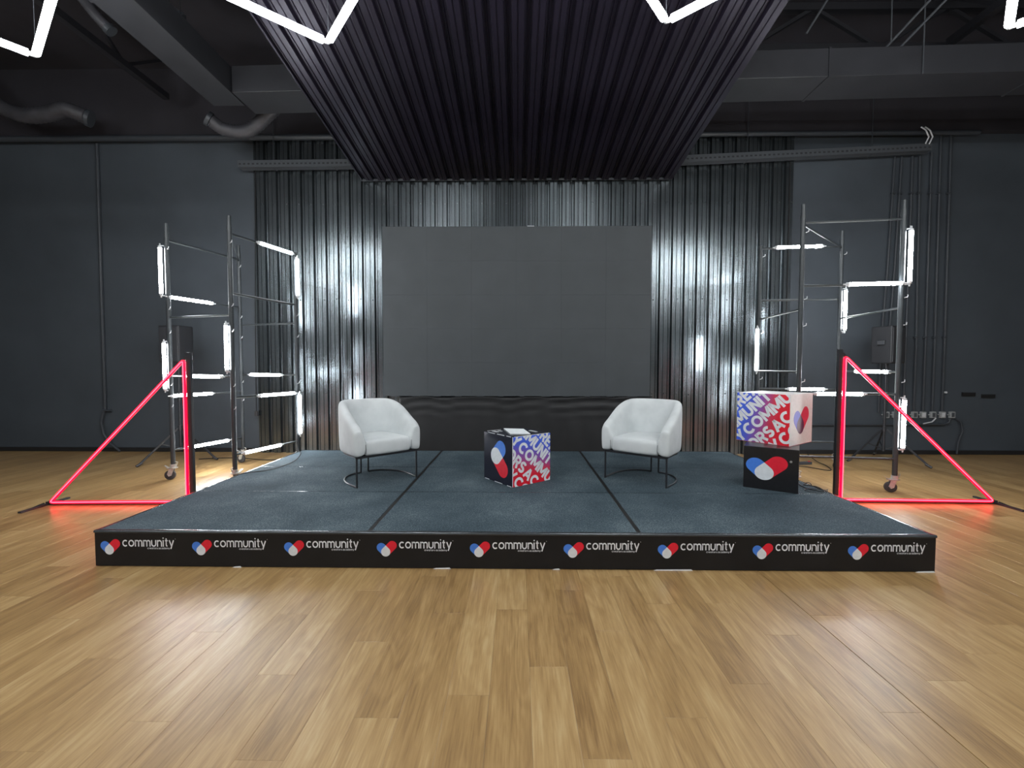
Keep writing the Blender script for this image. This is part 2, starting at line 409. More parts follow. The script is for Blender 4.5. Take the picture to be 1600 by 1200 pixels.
def printed_face(name, size, h, O, U, V, rot, parent):
    O, U, V = Vector(O), Vector(U), Vector(V)
    N = U.cross(V).normalized()
    P = [([(x, y / size * h) for x, y in q], m, l) for q, m, l in pattern_polys(size, rot)]
    o = flat_print(name, [([(0, 0), (size, 0), (size, h), (0, h)], 0, 0)] + P, O, U, V, [M['gradient'], M['white_print']], parent, lift=0.0008)
    uv = o.data.uv_layers.new(name='UVMap')
    for poly in o.data.polygons:
        for li in poly.loop_indices:
            p = o.data.vertices[o.data.loops[li].vertex_index].co - O
            x, y = p.dot(U) / size, p.dot(V) / h
            uv.data[li].uv = (1 - y, x) if rot else (x, y)
    return o

# ================================================================== SETTING
X0, X1, Y0, Y1, ZC = -10.5, 10.8, -9.5, 4.22, 6.25
HS = 0.2616; WS = 3.0; DS = 3.047
# floor: slab + planks
floor = struct(boxobj('floor', (X0, Y0, -0.12), (X1, Y1, -0.004), M['underlay']))
floor['label'] = 'oak-look vinyl plank floor around the stage'
PW, PL = 0.183, 1.22
def project(x, y, z):
    d = Vector((x, y, z)) - CAMP; k = d.dot(_F)
    return (None, None, k) if k < 0.1 else (800 + CAMF * d.dot(_R2) / k, 600 - CAMF * d.dot(_U2) / k, k)
planks = []
nc = int((X1 - X0) / PW) + 1
for c in range(nc):
    x = X0 + c * PW; off = (c * 0.4137 + random.uniform(-.09, .09)) % 1.0
    y = Y0 - off * PL
    while y < Y1:
        a, b = max(y, Y0), min(y + PL, Y1)
        if b - a > 0.02:
            xa, xb = x + (.0016 if c == 67 else 0), min(x + PW, X1) - (.0016 if c == 66 else 0)
            seen = False
            for px in (xa, (xa + xb) / 2, xb):
                for k in range(7):
                    py = a + (b - a) * k / 6
                    u, v, d = project(px, py, 0)
                    if u is not None and -2 < u < 1602 and v < 1202:
                        if abs(px) < 3.0 and 0 < py < 3.05: continue
                        # hidden behind the stage front / top edge
                        t = (0.0 - CAMP.y) / (py - CAMP.y) if py > 0 else 2
                        if py > 0 and t < 1:
                            zx = CAMP.x + (px - CAMP.x) * t; zz = CAMP.z * (1 - t)
                            if abs(zx) < 3.0 and zz < HS: continue
                            t3 = (DS - CAMP.y) / (py - CAMP.y)
                            if t3 < 1 and abs(CAMP.x + (px - CAMP.x) * t3) < 3.0 and CAMP.z * (1 - t3) < HS: continue
                        seen = True
            cx, cy = (xa + xb) / 2, (a + b) / 2
            planks.append((not seen, math.hypot(cx - CAMP.x, cy - CAMP.y), xa, xb, a, b, random.random()))
        y += PL
planks.sort()
def plank_mb(mb, xa, xb, a, b):
    g = 0.0003; e = 0.0010; x0, x1, y0, y1 = xa + g, xb - g, a + g, b - g
    mb.add([(x0, y0, -.004), (x1, y0, -.004), (x1, y1, -.004), (x0, y1, -.004), (x0, y0, -e * .5), (x1, y0, -e * .5), (x1, y1, -e * .5), (x0, y1, -e * .5),
            (x0 + e, y0 + e, 0), (x1 - e, y0 + e, 0), (x1 - e, y1 - e, 0), (x0 + e, y1 - e, 0)],
           [(8, 9, 10, 11), (0, 1, 5, 4), (1, 2, 6, 5), (2, 3, 7, 6), (3, 0, 4, 7), (4, 5, 9, 8), (5, 6, 10, 9), (6, 7, 11, 10), (7, 4, 8, 11)])
def set_tone(me, vals):
    at = me.attributes.new('tone', 'FLOAT', 'FACE'); at.data.foreach_set('value', vals)
rest = MB(); tones = []
for i, (hid, d, xa, xb, a, b, tn) in enumerate(planks):
    if not hid and i < 298:
        mb = MB(); plank_mb(mb, xa, xb, a, b); o = mb.build('plank', M['wood'], floor, fixn=False); set_tone(o.data, [tn] * 9)
    else:
        plank_mb(rest, xa, xb, a, b); tones += [tn] * 9
o = rest.build('plank_field', M['wood'], floor, fixn=False); set_tone(o.data, tones); o['kind'] = 'stuff'

wb = struct(boxobj('wall_back', (X0, Y1, 0), (X1, Y1 + .15, 5.2), M['wall']))
struct(boxobj('trim_1', (X0, Y1 - .12, 5.2), (X1, Y1 + .15, ZC), M['upper']))['label'] = 'black band closing the back wall under the ceiling'
struct(boxobj('wall_left', (X0 - .15, Y0, 0), (X0, Y1, ZC), M['wall']))
struct(boxobj('wall_right', (X1, Y0, 0), (X1 + .15, Y1, ZC), M['wall']))
struct(boxobj('wall_front', (X0, Y0 - .15, 0), (X1, Y0, ZC), M['hall']))
struct(boxobj('ceiling', (X0, Y0, ZC), (X1, Y1 + .15, ZC + .15), M['upper']))
struct(boxobj('baseboard_back', (X0, Y1 - .018, 0.0), (X1, Y1, 0.07), M['base_board'], bevel=.003))

# ------------------------------------------------------------------ profiled cladding on the wall and the sloping canopy
def profile(x0, x1, pitch=0.2, depth=0.046):
    """trapezoid ribs, crest towards -y; returns (x, y) points"""
    P = []; n = int(round((x1 - x0) / pitch)); d = depth
    for i in range(n):
        a = x0 + i * pitch
        P += [(a, 0), (a + .020, 0), (a + .026, -.010), (a + .032, -.010), (a + .038, 0), (a + .062, 0), (a + .074, -d), (a + .118, -d), (a + .124, -d + .010), (a + .134, -d + .010), (a + .140, -d), (a + .188, -d)]
    P.append((x1, 0)); return P
clad = empty('metal_cladding', (0, 4.2, 0), label='glossy black corrugated metal sheeting on the back wall behind the screen', cat='cladding')
x = -4.3; k = 0
while x < 4.45:
    x2 = min(x + 1.0, 4.5); mid = (x + x2) / 2
    P = profile(x, x2); mb = MB(); rr = random.uniform(-.004, .004)
    ztop = 5.19
    zs = [0.0, 1.3, 2.6, 3.9, ztop]; vs = []
    for z in zs: vs += [(px, py - .002 + rr, z) for px, py in P]
    n = len(P); fs = [(j * n + i, j * n + i + 1, (j + 1) * n + i + 1, (j + 1) * n + i) for j in range(4) for i in range(n - 1)]
    mb.add(vs, fs); o = mb.build('sheet', M['cladding'], clad, fixn=False)
    o.location = (0, 0, 0); x = x2
mb = MB()   # screws along two rails
for z in (1.0, 2.55, 4.1):
    for i in range(44):
        xx = -4.3 + i * .2 + .163
        mb.tube([(xx, -.049, z + random.uniform(-.02, .02)), (xx, -.056, z)], .008, 6)
o = mb.build('screw_heads', M['tower'], clad); o['kind'] = 'stuff'
clad.location = (0, 4.2, 0)

can = empty('sloping_canopy', (0.02, 4.10, 4.50), label='black corrugated metal canopy sloping up from above the screen towards the ceiling', cat='canopy')
SL = 0.113; CL = 5.0
mb = None
for i in range(5):
    x0 = -2.5 + i * 1.0; P = profile(x0, x0 + 1.0, depth=.046); mb = MB(); vs = []
    for t in (0, 1.25, 2.5, 3.75, CL):
        vs += [(px, -t, t * SL + py) for px, py in P]
    n = len(P); mb.add(vs, [(j * n + i2, (j + 1) * n + i2, (j + 1) * n + i2 + 1, j * n + i2 + 1) for j in range(4) for i2 in range(n - 1)])
    mb.build('sheet', M['canopy'], can, fixn=False)
for s in (-1, 1):
    MB().bar((s * 2.5, 0, -.01), (s * 2.5, -CL, CL * SL - .01), .02, .06).build('edge_trim', M['canopy'], can)
MB().bar((-2.51, .01, -.03), (2.51, .01, -.03), .02, .03).build('rear_flashing', M['tray'], can)
mb = MB()
for yy in (-.6, -2.2, -3.8): mb.box((-2.4, yy - .03, -yy * SL + .01), (2.4, yy + .03, -yy * SL + .07))
mb.build('cross_rail', M['truss'], can)
for sx in (-2.3, 2.3):
    for yy in (-.6, -2.2, -3.8):
        MB().tube([(sx, yy, -yy * SL + .06), (sx, yy, ZC - 4.5 + .005)], .006, 6).build('hanger_rod', M['truss'], can)

# ------------------------------------------------------------------ screen + skirt
scr = empty('led_screen', (0.03, 3.37, 1.0116), label='large blank dark grey LED screen wall behind the armchairs', cat='screen')
SW, SH = 3.927, 2.475; nx, nz = 6, 5
for i in range(nx):
    for j in range(nz):
        a, b = -SW / 2 + i * SW / nx, j * SH / nz; g = .0005
        p = boxobj('screen_panel', (a + g, random.uniform(0, .0005), b + g), (a + SW / nx - g, .07, b + SH / nz - g), M['screen'], scr)
boxobj('screen_backframe', (-SW / 2 + .03, .07, .03), (SW / 2 - .03, .13, SH - .03), M['black_steel'], scr)
mb = MB()
for sx in (-1.5, -.5, .5, 1.5): mb.box((sx - .03, .13, -1.0116 + .0), (sx + .03, .19, SH - .1))
mb.build('support_upright', M['black_steel'], scr)
boxobj('top_clip', (.16, .01, SH), (.26, .05, SH + .012), M['clip'], scr, bevel=.003)
mb = MB()
for i in range(12): mb.box((-SW / 2 + .1 + i * .32, -.003, -.006), (-SW / 2 + .16 + i * .32 + random.uniform(0, .08), .02, .0))
tag(mb.build('lower_clips', M['pipe'], scr), kind='stuff')

sk = empty('screen_skirt', (0.15, 3.40, 0.0), label='black satin cloth skirt hanging below the LED screen', cat='cloth')
mb = MB(); NX, NZ = 110, 26; vs = []
for j in range(NZ + 1):
    for i in range(NX + 1):
        u, v = i / NX, j / NZ; X = -1.86 + 3.75 * u; Z = .012 + (1.0 - .0) * v
        sag = 0
        for (c, wd, am) in ((.10, .10, .02), (.3, .16, .014), (.55, .14, .012), (.80, .22, .024), (.93, .1, .02)):
            q = (u - c) / wd
            sag += am * math.exp(-q * q) * math.sin((v * 46 + q * q * 3.2)) * max(0, (v - .62) / .38) ** 1.1
        Y = .008 * math.sin(u * 31 + 1.2 * math.sin(v * 4)) * (1 - v) + .004 * math.sin(u * 77 + v * 5) - sag
        vs.append((X, Y, Z - (.012 * math.sin(u * PI * 3) ** 2 if j == NZ else 0)))
mb.add(vs, [(j * (NX + 1) + i, j * (NX + 1) + i + 1, (j + 1) * (NX + 1) + i + 1, (j + 1) * (NX + 1) + i) for j in range(NZ) for i in range(NX)])
o = mb.build('cloth_panel', M['skirt'], sk, smooth=80, fixn=False)
md = o.modifiers.new('t', 'SOLIDIFY'); md.thickness = .0015

# ------------------------------------------------------------------ stage
stg = empty('stage', (0, 0, 0), label='low black stage platform with slate carpet and logo fascia', cat='stage')
boxobj('platform_core', (-WS + .012, .012, 0), (WS - .012, DS - .01, HS - .012), M['box_black'], stg)
XS = [-WS + .012, -1.0144, 0.9264, WS - .012]
YS = [.012, 1.0158, 2.0316, DS - .01]
for i in range(3):
    for j in range(3):
        gx0 = .016 if i else .004; gx1 = .016 if i < 2 else .004
        boxobj('carpet_panel', (XS[i] + gx0, YS[j] + (.006 if j else .008), HS - .012), (XS[i + 1] - gx1, YS[j + 1] - (.006 if j < 2 else .008), HS), M['carpet'], stg, bevel=.002)
for i in (1, 2): boxobj('seam_tape', (XS[i] - .0158, .02, HS - .011), (XS[i] + .0158, DS - .03, HS - .0022), M['seam'], stg)
for j in (1, 2): boxobj('seam_strip', (-WS + .02, YS[j] - .0055, HS - .011), (WS - .02, YS[j] + .0055, HS - .0015), M['seam_metal'], stg)
# soft irregular edge strips
def edge_strip(a, b, wdt, inward):
    mb = MB(); n = 60; a, b, inw = Vector(a), Vector(b), Vector(inward); vs = []
    for i in range(n + 1):
        p = a.lerp(b, i / n); dz = random.uniform(-.0008, .0008); ww = wdt * random.uniform(.8, 1.15)
        vs += [p + Vector((0, 0, -.014)), p + Vector((0, 0, dz - .002)), p + inw * .006 + Vector((0, 0, .003 + dz)), p + inw * ww + Vector((0, 0, .0015))]
    mb.add(vs, [(i * 4 + k, i * 4 + k + 1, i * 4 + k + 5, i * 4 + k + 4) for i in range(n) for k in range(3)])
    return mb.build('edge_strip', M['trim'], stg, smooth=60)
edge_strip((-WS - .004, -.004, HS), (WS + .004, -.004, HS), .030, (0, 1, 0))
edge_strip((-WS - .004, 0, HS), (-WS - .004, DS, HS), .022, (1, 0, 0))
edge_strip((WS + .004, 0, HS), (WS + .004, DS, HS), .022, (-1, 0, 0))
edge_strip((-WS, DS + .002, HS), (WS, DS + .002, HS), .015, (0, -1, 0))
fas = boxobj('front_fascia', (-WS, 0, 0.004), (WS, .012, HS - .003), M['fascia'], stg, bevel=.002)
for s in (-1, 1):
    a = WS - .012 if s > 0 else -WS
    boxobj('side_fascia', (a, .012, 0.004), (a + .012, DS, HS - .003), M['fascia'], stg, bevel=.002)
boxobj('rear_fascia', (-WS, DS - .01, 0.004), (WS, DS + .002, HS - .003), M['fascia'], stg)
for i in range(9):
    xl = 0.04 + i * .6683
    flat_print('logo_print', wordmark(xl, .146, .050), (-WS, 0, 0), (1, 0, 0), (0, 0, 1), [M['blue_print'], M['red_print'], M['grey_print'], M['white_print']], fas)
for (xa, xb) in ((-.55, -.42), (.3, .36), (1.02, 1.3), (2.86, 3.0), (-2.0, -1.93)):
    MB().add([(xa, -.004, .0), (xb, -.004, .0), (xb - .01, -.003, .010), (xa + .02, -.003, .007)], [(0, 1, 2, 3)]).build('peeling_edge', M['foam'], stg, fixn=False)

# ================================================================== armchairs
def copy_tree(o, parent=None):
    c = o.copy(); COL.objects.link(c); c.parent = parent
    for ch in list(o.children): copy_tree(ch, c)
    return c
def sstep(a, b, x):
    t = max(0, min(1, (x - a) / (b - a))); return t * t * (3 - 2 * t)
def make_chair(label):
    t = empty('tub_armchair', label=label, cat='armchair', group='pale tub armchairs on the stage')
    # plan of the outer shell: front at y = 0, back at y = .68
    A, YB, YS_ = .365, .66, .20
    pl = []
    ns, na = 7, 26
    for i in range(ns): pl.append((-A, .0 + YS_ * i / ns))
    for i in range(na + 1):
        a = PI - PI * i / na; e = 2 / 2.5
        ca, sa = math.cos(a), math.sin(a)
        pl.append((A * math.copysign(abs(ca) ** e, ca), YS_ + (YB - YS_) * abs(sa) ** e))
    for i in range(1, ns + 1): pl.append((A, YS_ - YS_ * i / ns))
    n = len(pl); nor = []
    for i in range(n):
        a, b = Vector(pl[max(0, i - 1)]), Vector(pl[min(n - 1, i + 1)]); d = (b - a).normalized(); nor.append(Vector((d.y, -d.x)))
    rings = []
    for i, (x, y) in enumerate(pl):
        H = .585 + .24 * sstep(-.06, .56, y) ** .9
        if y < .05: H -= .028 * (1 - y / .05) ** 2
        th = .105 - .02 * sstep(.2, .6, y)
        lean = .03 * sstep(.2, .65, y)            # the backrest leans back a little
        sec = [(.030, .302), (.012, .300 + .015), (.004, .34), (0, .44), (0, H - .06), (.006, H - .02), (.028, H - .003), (th * .55, H), (th * .85, H - .012), (th, H - .045), (th + .012, H - .12 if H - .12 > .47 else .47), (th + .03, .455), (th + .03, .40), (th + .025, .31)]
        ring = []
        for o_, z in sec:
            q = Vector((x, y)) + nor[i] * o_; ly = lean * max(0, (z - .44) / .4)
            ring.append((q.x, q.y + ly, z))
        rings.append(ring)
    # rounded ends of the arms
    def endring(r, sy, k):
        c = Vector((sum(p[0] for p in r) / len(r), 0, sum(p[2] for p in r) / len(r)))
        return [(c.x + (p[0] - c.x) * k, p[1] - sy, c.z + (p[2] - c.z) * (1 - (1 - k) * .35)) for p in r]
    first, last = rings[0], rings[-1]
    rings = [endring(first, .028, .55), endring(first, .020, .85)] + rings + [endring(last, .020, .85), endring(last, .028, .55)]
    m = len(rings[0]); mb = MB(); vs = [p for r in rings for p in r]; fs = []
    for i in range(len(rings) - 1):
        for j in range(m): fs.append((i * m + j, i * m + (j + 1) % m, (i + 1) * m + (j + 1) % m, (i + 1) * m + j))
    fs.append(tuple(range(m))); fs.append(tuple(reversed(range((len(rings) - 1) * m, len(rings) * m))))
    mb.add(vs, fs); sh = mb.build('shell', M['fabric'], t, smooth=180, subsurf=1)
    # seams where arm fronts meet the seat
    # seat cushion
    inner = []
    for i, (x, y) in enumerate(pl):
        q = Vector((x, y)) + nor[i] * .118; inner.append((q.x, q.y + .0))
    inner = [p for p in inner]
    fr = [(inner[-1][0] - (inner[-1][0] - inner[0][0]) * i / 10, -.012 - .016 * math.sin(PI * i / 10)) for i in range(0, 11)]
    loop = inner[1:-1] + [(fr[0][0] + .0, .01)] + fr + [(fr[-1][0], .01)]
    cx, cy = 0, .27
    def scaled(k, z, dome=0):
        out = []
        for x, y in loop:
            px, py = cx + (x - cx) * k, cy + (y - cy) * k
            out.append((px, py, z + dome * (1 - (px / .3) ** 2) - .0))
        return out
    R_ = [scaled(.96, .300), scaled(.995, .315), scaled(1.0, .36), scaled(1.0, .405, .004), scaled(.985, .432, .007), scaled(.94, .447, .010), scaled(.82, .453, .013), scaled(.5, .456, .015), scaled(.12, .457, .016)]
    m = len(loop); vs = [p for r in R_ for p in r]; fs = []
    for i in range(len(R_) - 1):
        for j in range(m): fs.append((i * m + j, i * m + (j + 1) % m, (i + 1) * m + (j + 1) % m, (i + 1) * m + j))
    fs.append(tuple(reversed(range(m)))); fs.append(tuple(range((len(R_) - 1) * m, len(R_) * m)))
    MB().add(vs, fs).build('seat_cushion', M['fabric'], t, smooth=180, subsurf=1)
    mb = MB()
    MB().add([(-.34, .0, .296), (.34, .0, .296), (.34, .3, .296), (.2, .58, .296), (-.2, .58, .296), (-.34, .3, .296),
              (-.34, .0, .306), (.34, .0, .306), (.34, .3, .306), (.2, .58, .306), (-.2, .58, .306), (-.34, .3, .306)],
             [(5, 4, 3, 2, 1, 0), (6, 7, 8, 9, 10, 11)] + [(i, (i + 1) % 6, (i + 1) % 6 + 6, i + 6) for i in range(6)]).build('seat_base', M['black_steel'], t)
    # black steel frame: front rail, four uprights, two curved floor rails
    r = .0085
    MB().bar((-.335, .012, .291), (.335, .012, .291), .018, .012).build('seat_rail', M['black_steel'], t)
    for s in (-1, 1):
        MB().bar((s * .325, .012, 0.004), (s * .325, .012, .296), .016, .016, up=(0, 1, 0)).build('leg', M['black_steel'], t, bevel=.002)
        MB().bar((s * .042, .585, 0.004), (s * .042, .585, .296), .015, .015, up=(0, 1, 0)).build('leg', M['black_steel'], t, bevel=.002)
        pts = [(s * .325, .005, r), (s * .332, .10, r), (s * .335, .20, r)]
        for i in range(1, 13):
            a = PI / 2 * i / 12; pts.append((s * (.042 + .293 * math.cos(a) ** .9 if i < 12 else .042), .20 + .385 * math.sin(a), r))
        MB().tube(pts, r, 8).build('floor_rail', M['black_steel'], t, smooth=True)
    for s in (-1, 1): MB().tube([(s * .247, -.026, .31), (s * .246, -.034, .36), (s * .248, -.030, .42)], .0022, 5).build('stitched_seam', M['pipe'], t)
    return t
ZT = HS + .0005
ch = make_chair('pale grey tub armchair left of the cube table, angled to face right')
ch.location = (-1.262, 1.330, ZT); ch.rotation_euler = (0, 0, math.radians(42.8))
c2 = copy_tree(ch); c2['label'] = 'pale grey tub armchair between the cube table and the stacked boxes'
c2.location = (1.240, 1.360, ZT); c2.rotation_euler = (0, 0, math.radians(-37.6))

# ================================================================== cube table
def box_frame(sz, h):
    return (Vector((0, 0, 0)), sz, h)
q = empty('cube_table', (0.0061, 1.1649, ZT), .6726, label='square cube table with pill logo on navy side and slogan lettering on gradient side', cat='table')
S_, H_ = .4966, .4977
boxobj('body', (0, 0, 0), (S_, S_, H_), M['box_navy'], q, bevel=.002)
# local x runs along the lettered face, local y along the logo face; the near corner is the origin
printed_face('lettered_panel', S_ - .004, H_ - .004, (.002, 0, .002), (1, 0, 0), (0, 0, 1), True, q)
lg = [([(x, y) for x, y in P], m, l) for P, m, l in heart(.215, .270, .086, rot=math.radians(-90))]
sq = []
for P, m, l in lg: sq.append(([(x, y) for x, y in P], m, l))
flat_print('logo_print', [([(x * 1.0, y) for x, y in P], m, l) for P, m, l in sq], (0, S_, 0), (0, -1, 0), (0, 0, 1), [M['blue_print'], M['red_print'], M['grey_print']], q)
mb = MB()      # worn white foam showing at the edges
for a, b in ((.02, .09), (.17, .30), (.40, .48)): mb.box((-.0012, a, 0), (.003, b, .006))
for a, b in ((.03, .10), (.14, .26), (.30, .42)): mb.box((-.0015, a, H_ - .004), (.004, b, H_ + .0012))
mb.box((-.0015, -.0015, .004), (.003, .003, H_ - .002)); mb.box((.04, S_ - .006, H_ - .004), (.22, S_ + .001, H_ + .0012))
mb.box((.02, -.001, H_ - .003), (.48, .003, H_ + .0012))
tag(mb.build('worn_edges', M['foam'], q), kind='stuff')
p = empty('paper_sheet', (0, 0, HS + H_ + .003), label='white paper sheets lying on top of the cube table', cat='paper')
mb = MB(); mb.add([(-.10, 1.725, 0), (.118, 1.68, 0), (.185, 1.345, 0), (-.02, 1.35, 0), (-.10, 1.725, .006), (.118, 1.68, .008), (.185, 1.345, .005), (-.02, 1.35, .005)],
       [(3, 2, 1, 0), (4, 5, 6, 7), (0, 1, 5, 4), (1, 2, 6, 5), (2, 3, 7, 6), (3, 0, 4, 7)]); mb.build('sheet', M['paper'], p)
mb = MB()
c_, s_ = math.cos(.6726), math.sin(.6726)
def loc2(u, v): return (0.0061 + u * c_ - v * s_, 1.1649 + u * s_ + v * c_)
def patch(u0, v0, u1, v1, z0, z1):
    P = [loc2(u0, v0), loc2(u1, v0), loc2(u1, v1), loc2(u0, v1)]
    return [(x, y, z0) for x, y in P] + [(x, y, z1) for x, y in P]
BF = [(3, 2, 1, 0), (4, 5, 6, 7), (0, 1, 5, 4), (1, 2, 6, 5), (2, 3, 7, 6), (3, 0, 4, 7)]
tb = empty('name_cards', (0, 0, 0), label='small pale cards lying at the left edge of the cube table top', cat='card')
MB().add(patch(.06, .36, .10, .44, HS + H_ + .002, HS + H_ + .004), BF).build('card', M['clip'], tb)
MB().add(patch(.13, .38, .16, .44, HS + H_ + .002, HS + H_ + .004), BF).build('card', M['clip'], tb)
MB().add(patch(.40, .12, .43, .24, HS + H_ + .002, HS + H_ + .004), BF).build('card', M['clip'], tb)

# ================================================================== stacked boxes
ang = math.atan2(-.54, .84)
b1 = empty('display_box', (2.288, 1.248, ZT), ang, label='black display box with two-pill logo, under the white and gradient box', cat='box')
L1, H1 = .457, .410
boxobj('body', (0, 0, 0), (L1, L1, H1), M['box_black'], b1, bevel=.002)
flat_print('logo_print', [([(x * 1.0, y) for x, y in P], m, l) for P, m, l in
    [([(cx_ * 1.0, cy_ * .88) for cx_, cy_ in P], m, l) for P, m, l in heart(.178, .186, .081)]], (0, 0, 0), (1, 0, 0), (0, 0, 1),
    [M['blue_print'], M['red_print'], M['grey_print']], b1)
MB().tube([(.395, -.0005, .295), (.395, -.004, .295)], .011, 12).build('round_rivet', M['zinc'], b1)
boxobj('worn_edge', (.02, -.001, H1 - .004), (.455, .004, H1 + .0005), M['pipe'], b1); mb = MB(); mb.box((L1 - .003, .01, .01), (L1 + .001, .02, H1 - .02))
mb.build('worn_edge', M['pipe'], b1)

b2 = empty('display_box', (2.69, 1.18, HS + H1 + .0025), math.radians(36), label='white display box with slogan lettering on its gradient side, stacked on top', cat='box')
S2 = .515
boxobj('body', (0, 0, 0), (S2, S2, .505), M['box_white'], b2, bevel=.003)
printed_face('lettered_panel', S2 - .004, .501, (0, S2 - .002, .002), (0, -1, 0), (0, 0, 1), False, b2)
flat_print('logo_print', heart(.235, .185, .080, mats=(0, 1, 2)), (0, 0, 0), (1, 0, 0), (0, 0, 1), [M['blue_on_white'], M['red_on_white'], M['navy_overlap']], b2)
mb = MB(); mb.box((.0, .0, -.0016), (S2, S2, .0004)); mb.build('red_underside', M['red_on_white'], b2)

# ================================================================== scaffold towers and their light tubes
def corners(x, y, a, w_, d_):
    u = Vector((math.cos(a), math.sin(a), 0)); v = Vector((-math.sin(a), math.cos(a), 0)); o = Vector((x, y, 0))
    return {'A': o, 'B': o + u * w_, 'C': o + v * d_, 'D': o + u * w_ + v * d_}
def make_caster(p, ang, parent):
    p = Vector((p.x, p.y, 0)); d = Vector((math.cos(ang), math.sin(ang), 0)); s = Vector((-d.y, d.x, 0)); hub = p + d * .035 + Vector((0, 0, .0625))
    mb = MB()
    mb.tube([p + Vector((0, 0, .155)), p + Vector((0, 0, .20))], .034, 14)
    mb.tube([p + Vector((0, 0, .148)), p + Vector((0, 0, .160))], .050, 16)
    for q_ in (-1, 1):
        a = p + s * q_ * .027 + Vector((0, 0, .15)); b = hub + s * q_ * .027
        mb.bar(a + d * .01, b, .005, .05, up=d)
    mb.bar(p - d * .02 + Vector((0, 0, .152)), p + d * .07 + Vector((0, 0, .150)), .06, .008)
    mb.bar(p + d * .05 + Vector((0, 0, .152)), p + d * .095 + Vector((0, 0, .185)), .03, .006)
    mb.tube([p - d * .04 + Vector((0, 0, .18)), p - d * .05 + Vector((0, 0, .22)), p - d * .02 + Vector((0, 0, .23))], .005, 6)
    c = mb.build('caster', M['zinc'], parent, smooth=True)
    wb_ = MB(); wb_.tube([hub - s * .018, hub - s * .013, hub + s * .013, hub + s * .018], .06, 24, rads=[.052, .0605, .0605, .052])
    wb_.build('wheel', M['rubber'], c, smooth=True)
    MB().tube([hub - s * .034, hub + s * .034], .014, 10).build('axle', M['zinc'], c, smooth=True)
def make_tower(label, geo, H, brace, cast):
    K = corners(*geo)
    t = empty('scaffold_tower', label=label, cat='scaffold', group='rolling scaffold towers carrying light tubes')
    Z = Vector((0, 0, 1))
    for k, p in K.items():
        top = H['top'] if k != 'D' or H.get('dfull') else H['ht'] + .03
        if k == 'C' and not H.get('cfull', True): top = H['ht'] + .04
        mb = MB(); mb.tube([p + Z * .185, p + Z * (top - .10)], .0265, 14); 
        mb.tube([p + Z * (top - .17), p + Z * (top - .13)], .030, 14); mb.tube([p + Z * (top - .10), p + Z * top], .0225, 12)
        mb.build('post', M['tower'], t, smooth=True)
    def rung(a, b, z, r=.0145):
        a, b = K[a] + Z * z, K[b] + Z * z; d = (b - a).normalized()
        MB().tube([a + d * .02, a + d * .05, b - d * .05, b - d * .02], r, 10, rads=[r * .8, r, r, r * .8]).build('rung', M['tower'], t, smooth=True)
    for a, b in H['long']:
        for z in ('ht', 'hm', 'l1', 'hb'): rung(a, b, H[z])
    for a, b in H['short']:
        for z in ('hc', 'l2'): rung(a, b, H[z] - (0.0), .012)
    a, b = brace
    MB().tube([K[a] + Z * (H['ht'] - .02), K[b] + Z * (H['ht'] - .02)], .011, 8).build('brace', M['tower'], t, smooth=True)
    mb = MB()
    for k, p in K.items():       # little locking pins along the posts
        for z in (H['hm'] - .16, H['hc'] - .2, H['l2'] - .12, H['l1'] - .14, H['ht'] - .12):
            mb.tube([p + Z * z + Vector((.02, -.02, 0)), p + Z * (z + .01) + Vector((.045, -.035, 0)), p + Z * (z + .035) + Vector((.05, -.03, 0))], .004, 6)
    tag(mb.build('locking_pins', M['clip'], t), kind='stuff')
    for (k, p), a in zip(K.items(), cast): make_caster(p, a, t)
    return t, K
GL = (-4.347, 2.408, -.272, 1.012, 1.026); GR = (3.352, 2.101, -.116, 1.053, 1.129)
HL = dict(zip(['top', 'ht', 'hm', 'hc', 'l2', 'l1', 'hb'], [3.229, 3.024, 2.319, 2.06, 1.325, 1.071, .377])); HL.update(long=[('A', 'C'), ('B', 'D')], short=[('A', 'B'), ('C', 'D')])
HR = dict(zip(['top', 'ht', 'hm', 'hc', 'l2', 'l1', 'hb'], [3.322, 3.115, 2.389, 2.12, 1.39, 1.137, .392])); HR.update(long=[('A', 'B'), ('C', 'D')], short=[('A', 'C'), ('B', 'D')], dfull=True, cfull=False)
tl, KL = make_tower('dark steel rolling scaffold tower with thirteen light tubes, left of the stage', GL, HL, ('B', 'C'), (3.4, 1.2, 3.0, 1.0))
tr, KR = make_tower('dark steel rolling scaffold tower behind the stacked boxes, right of the stage', GR, HR, ('A', 'D'), (2.2, 2.75, .6, .1))

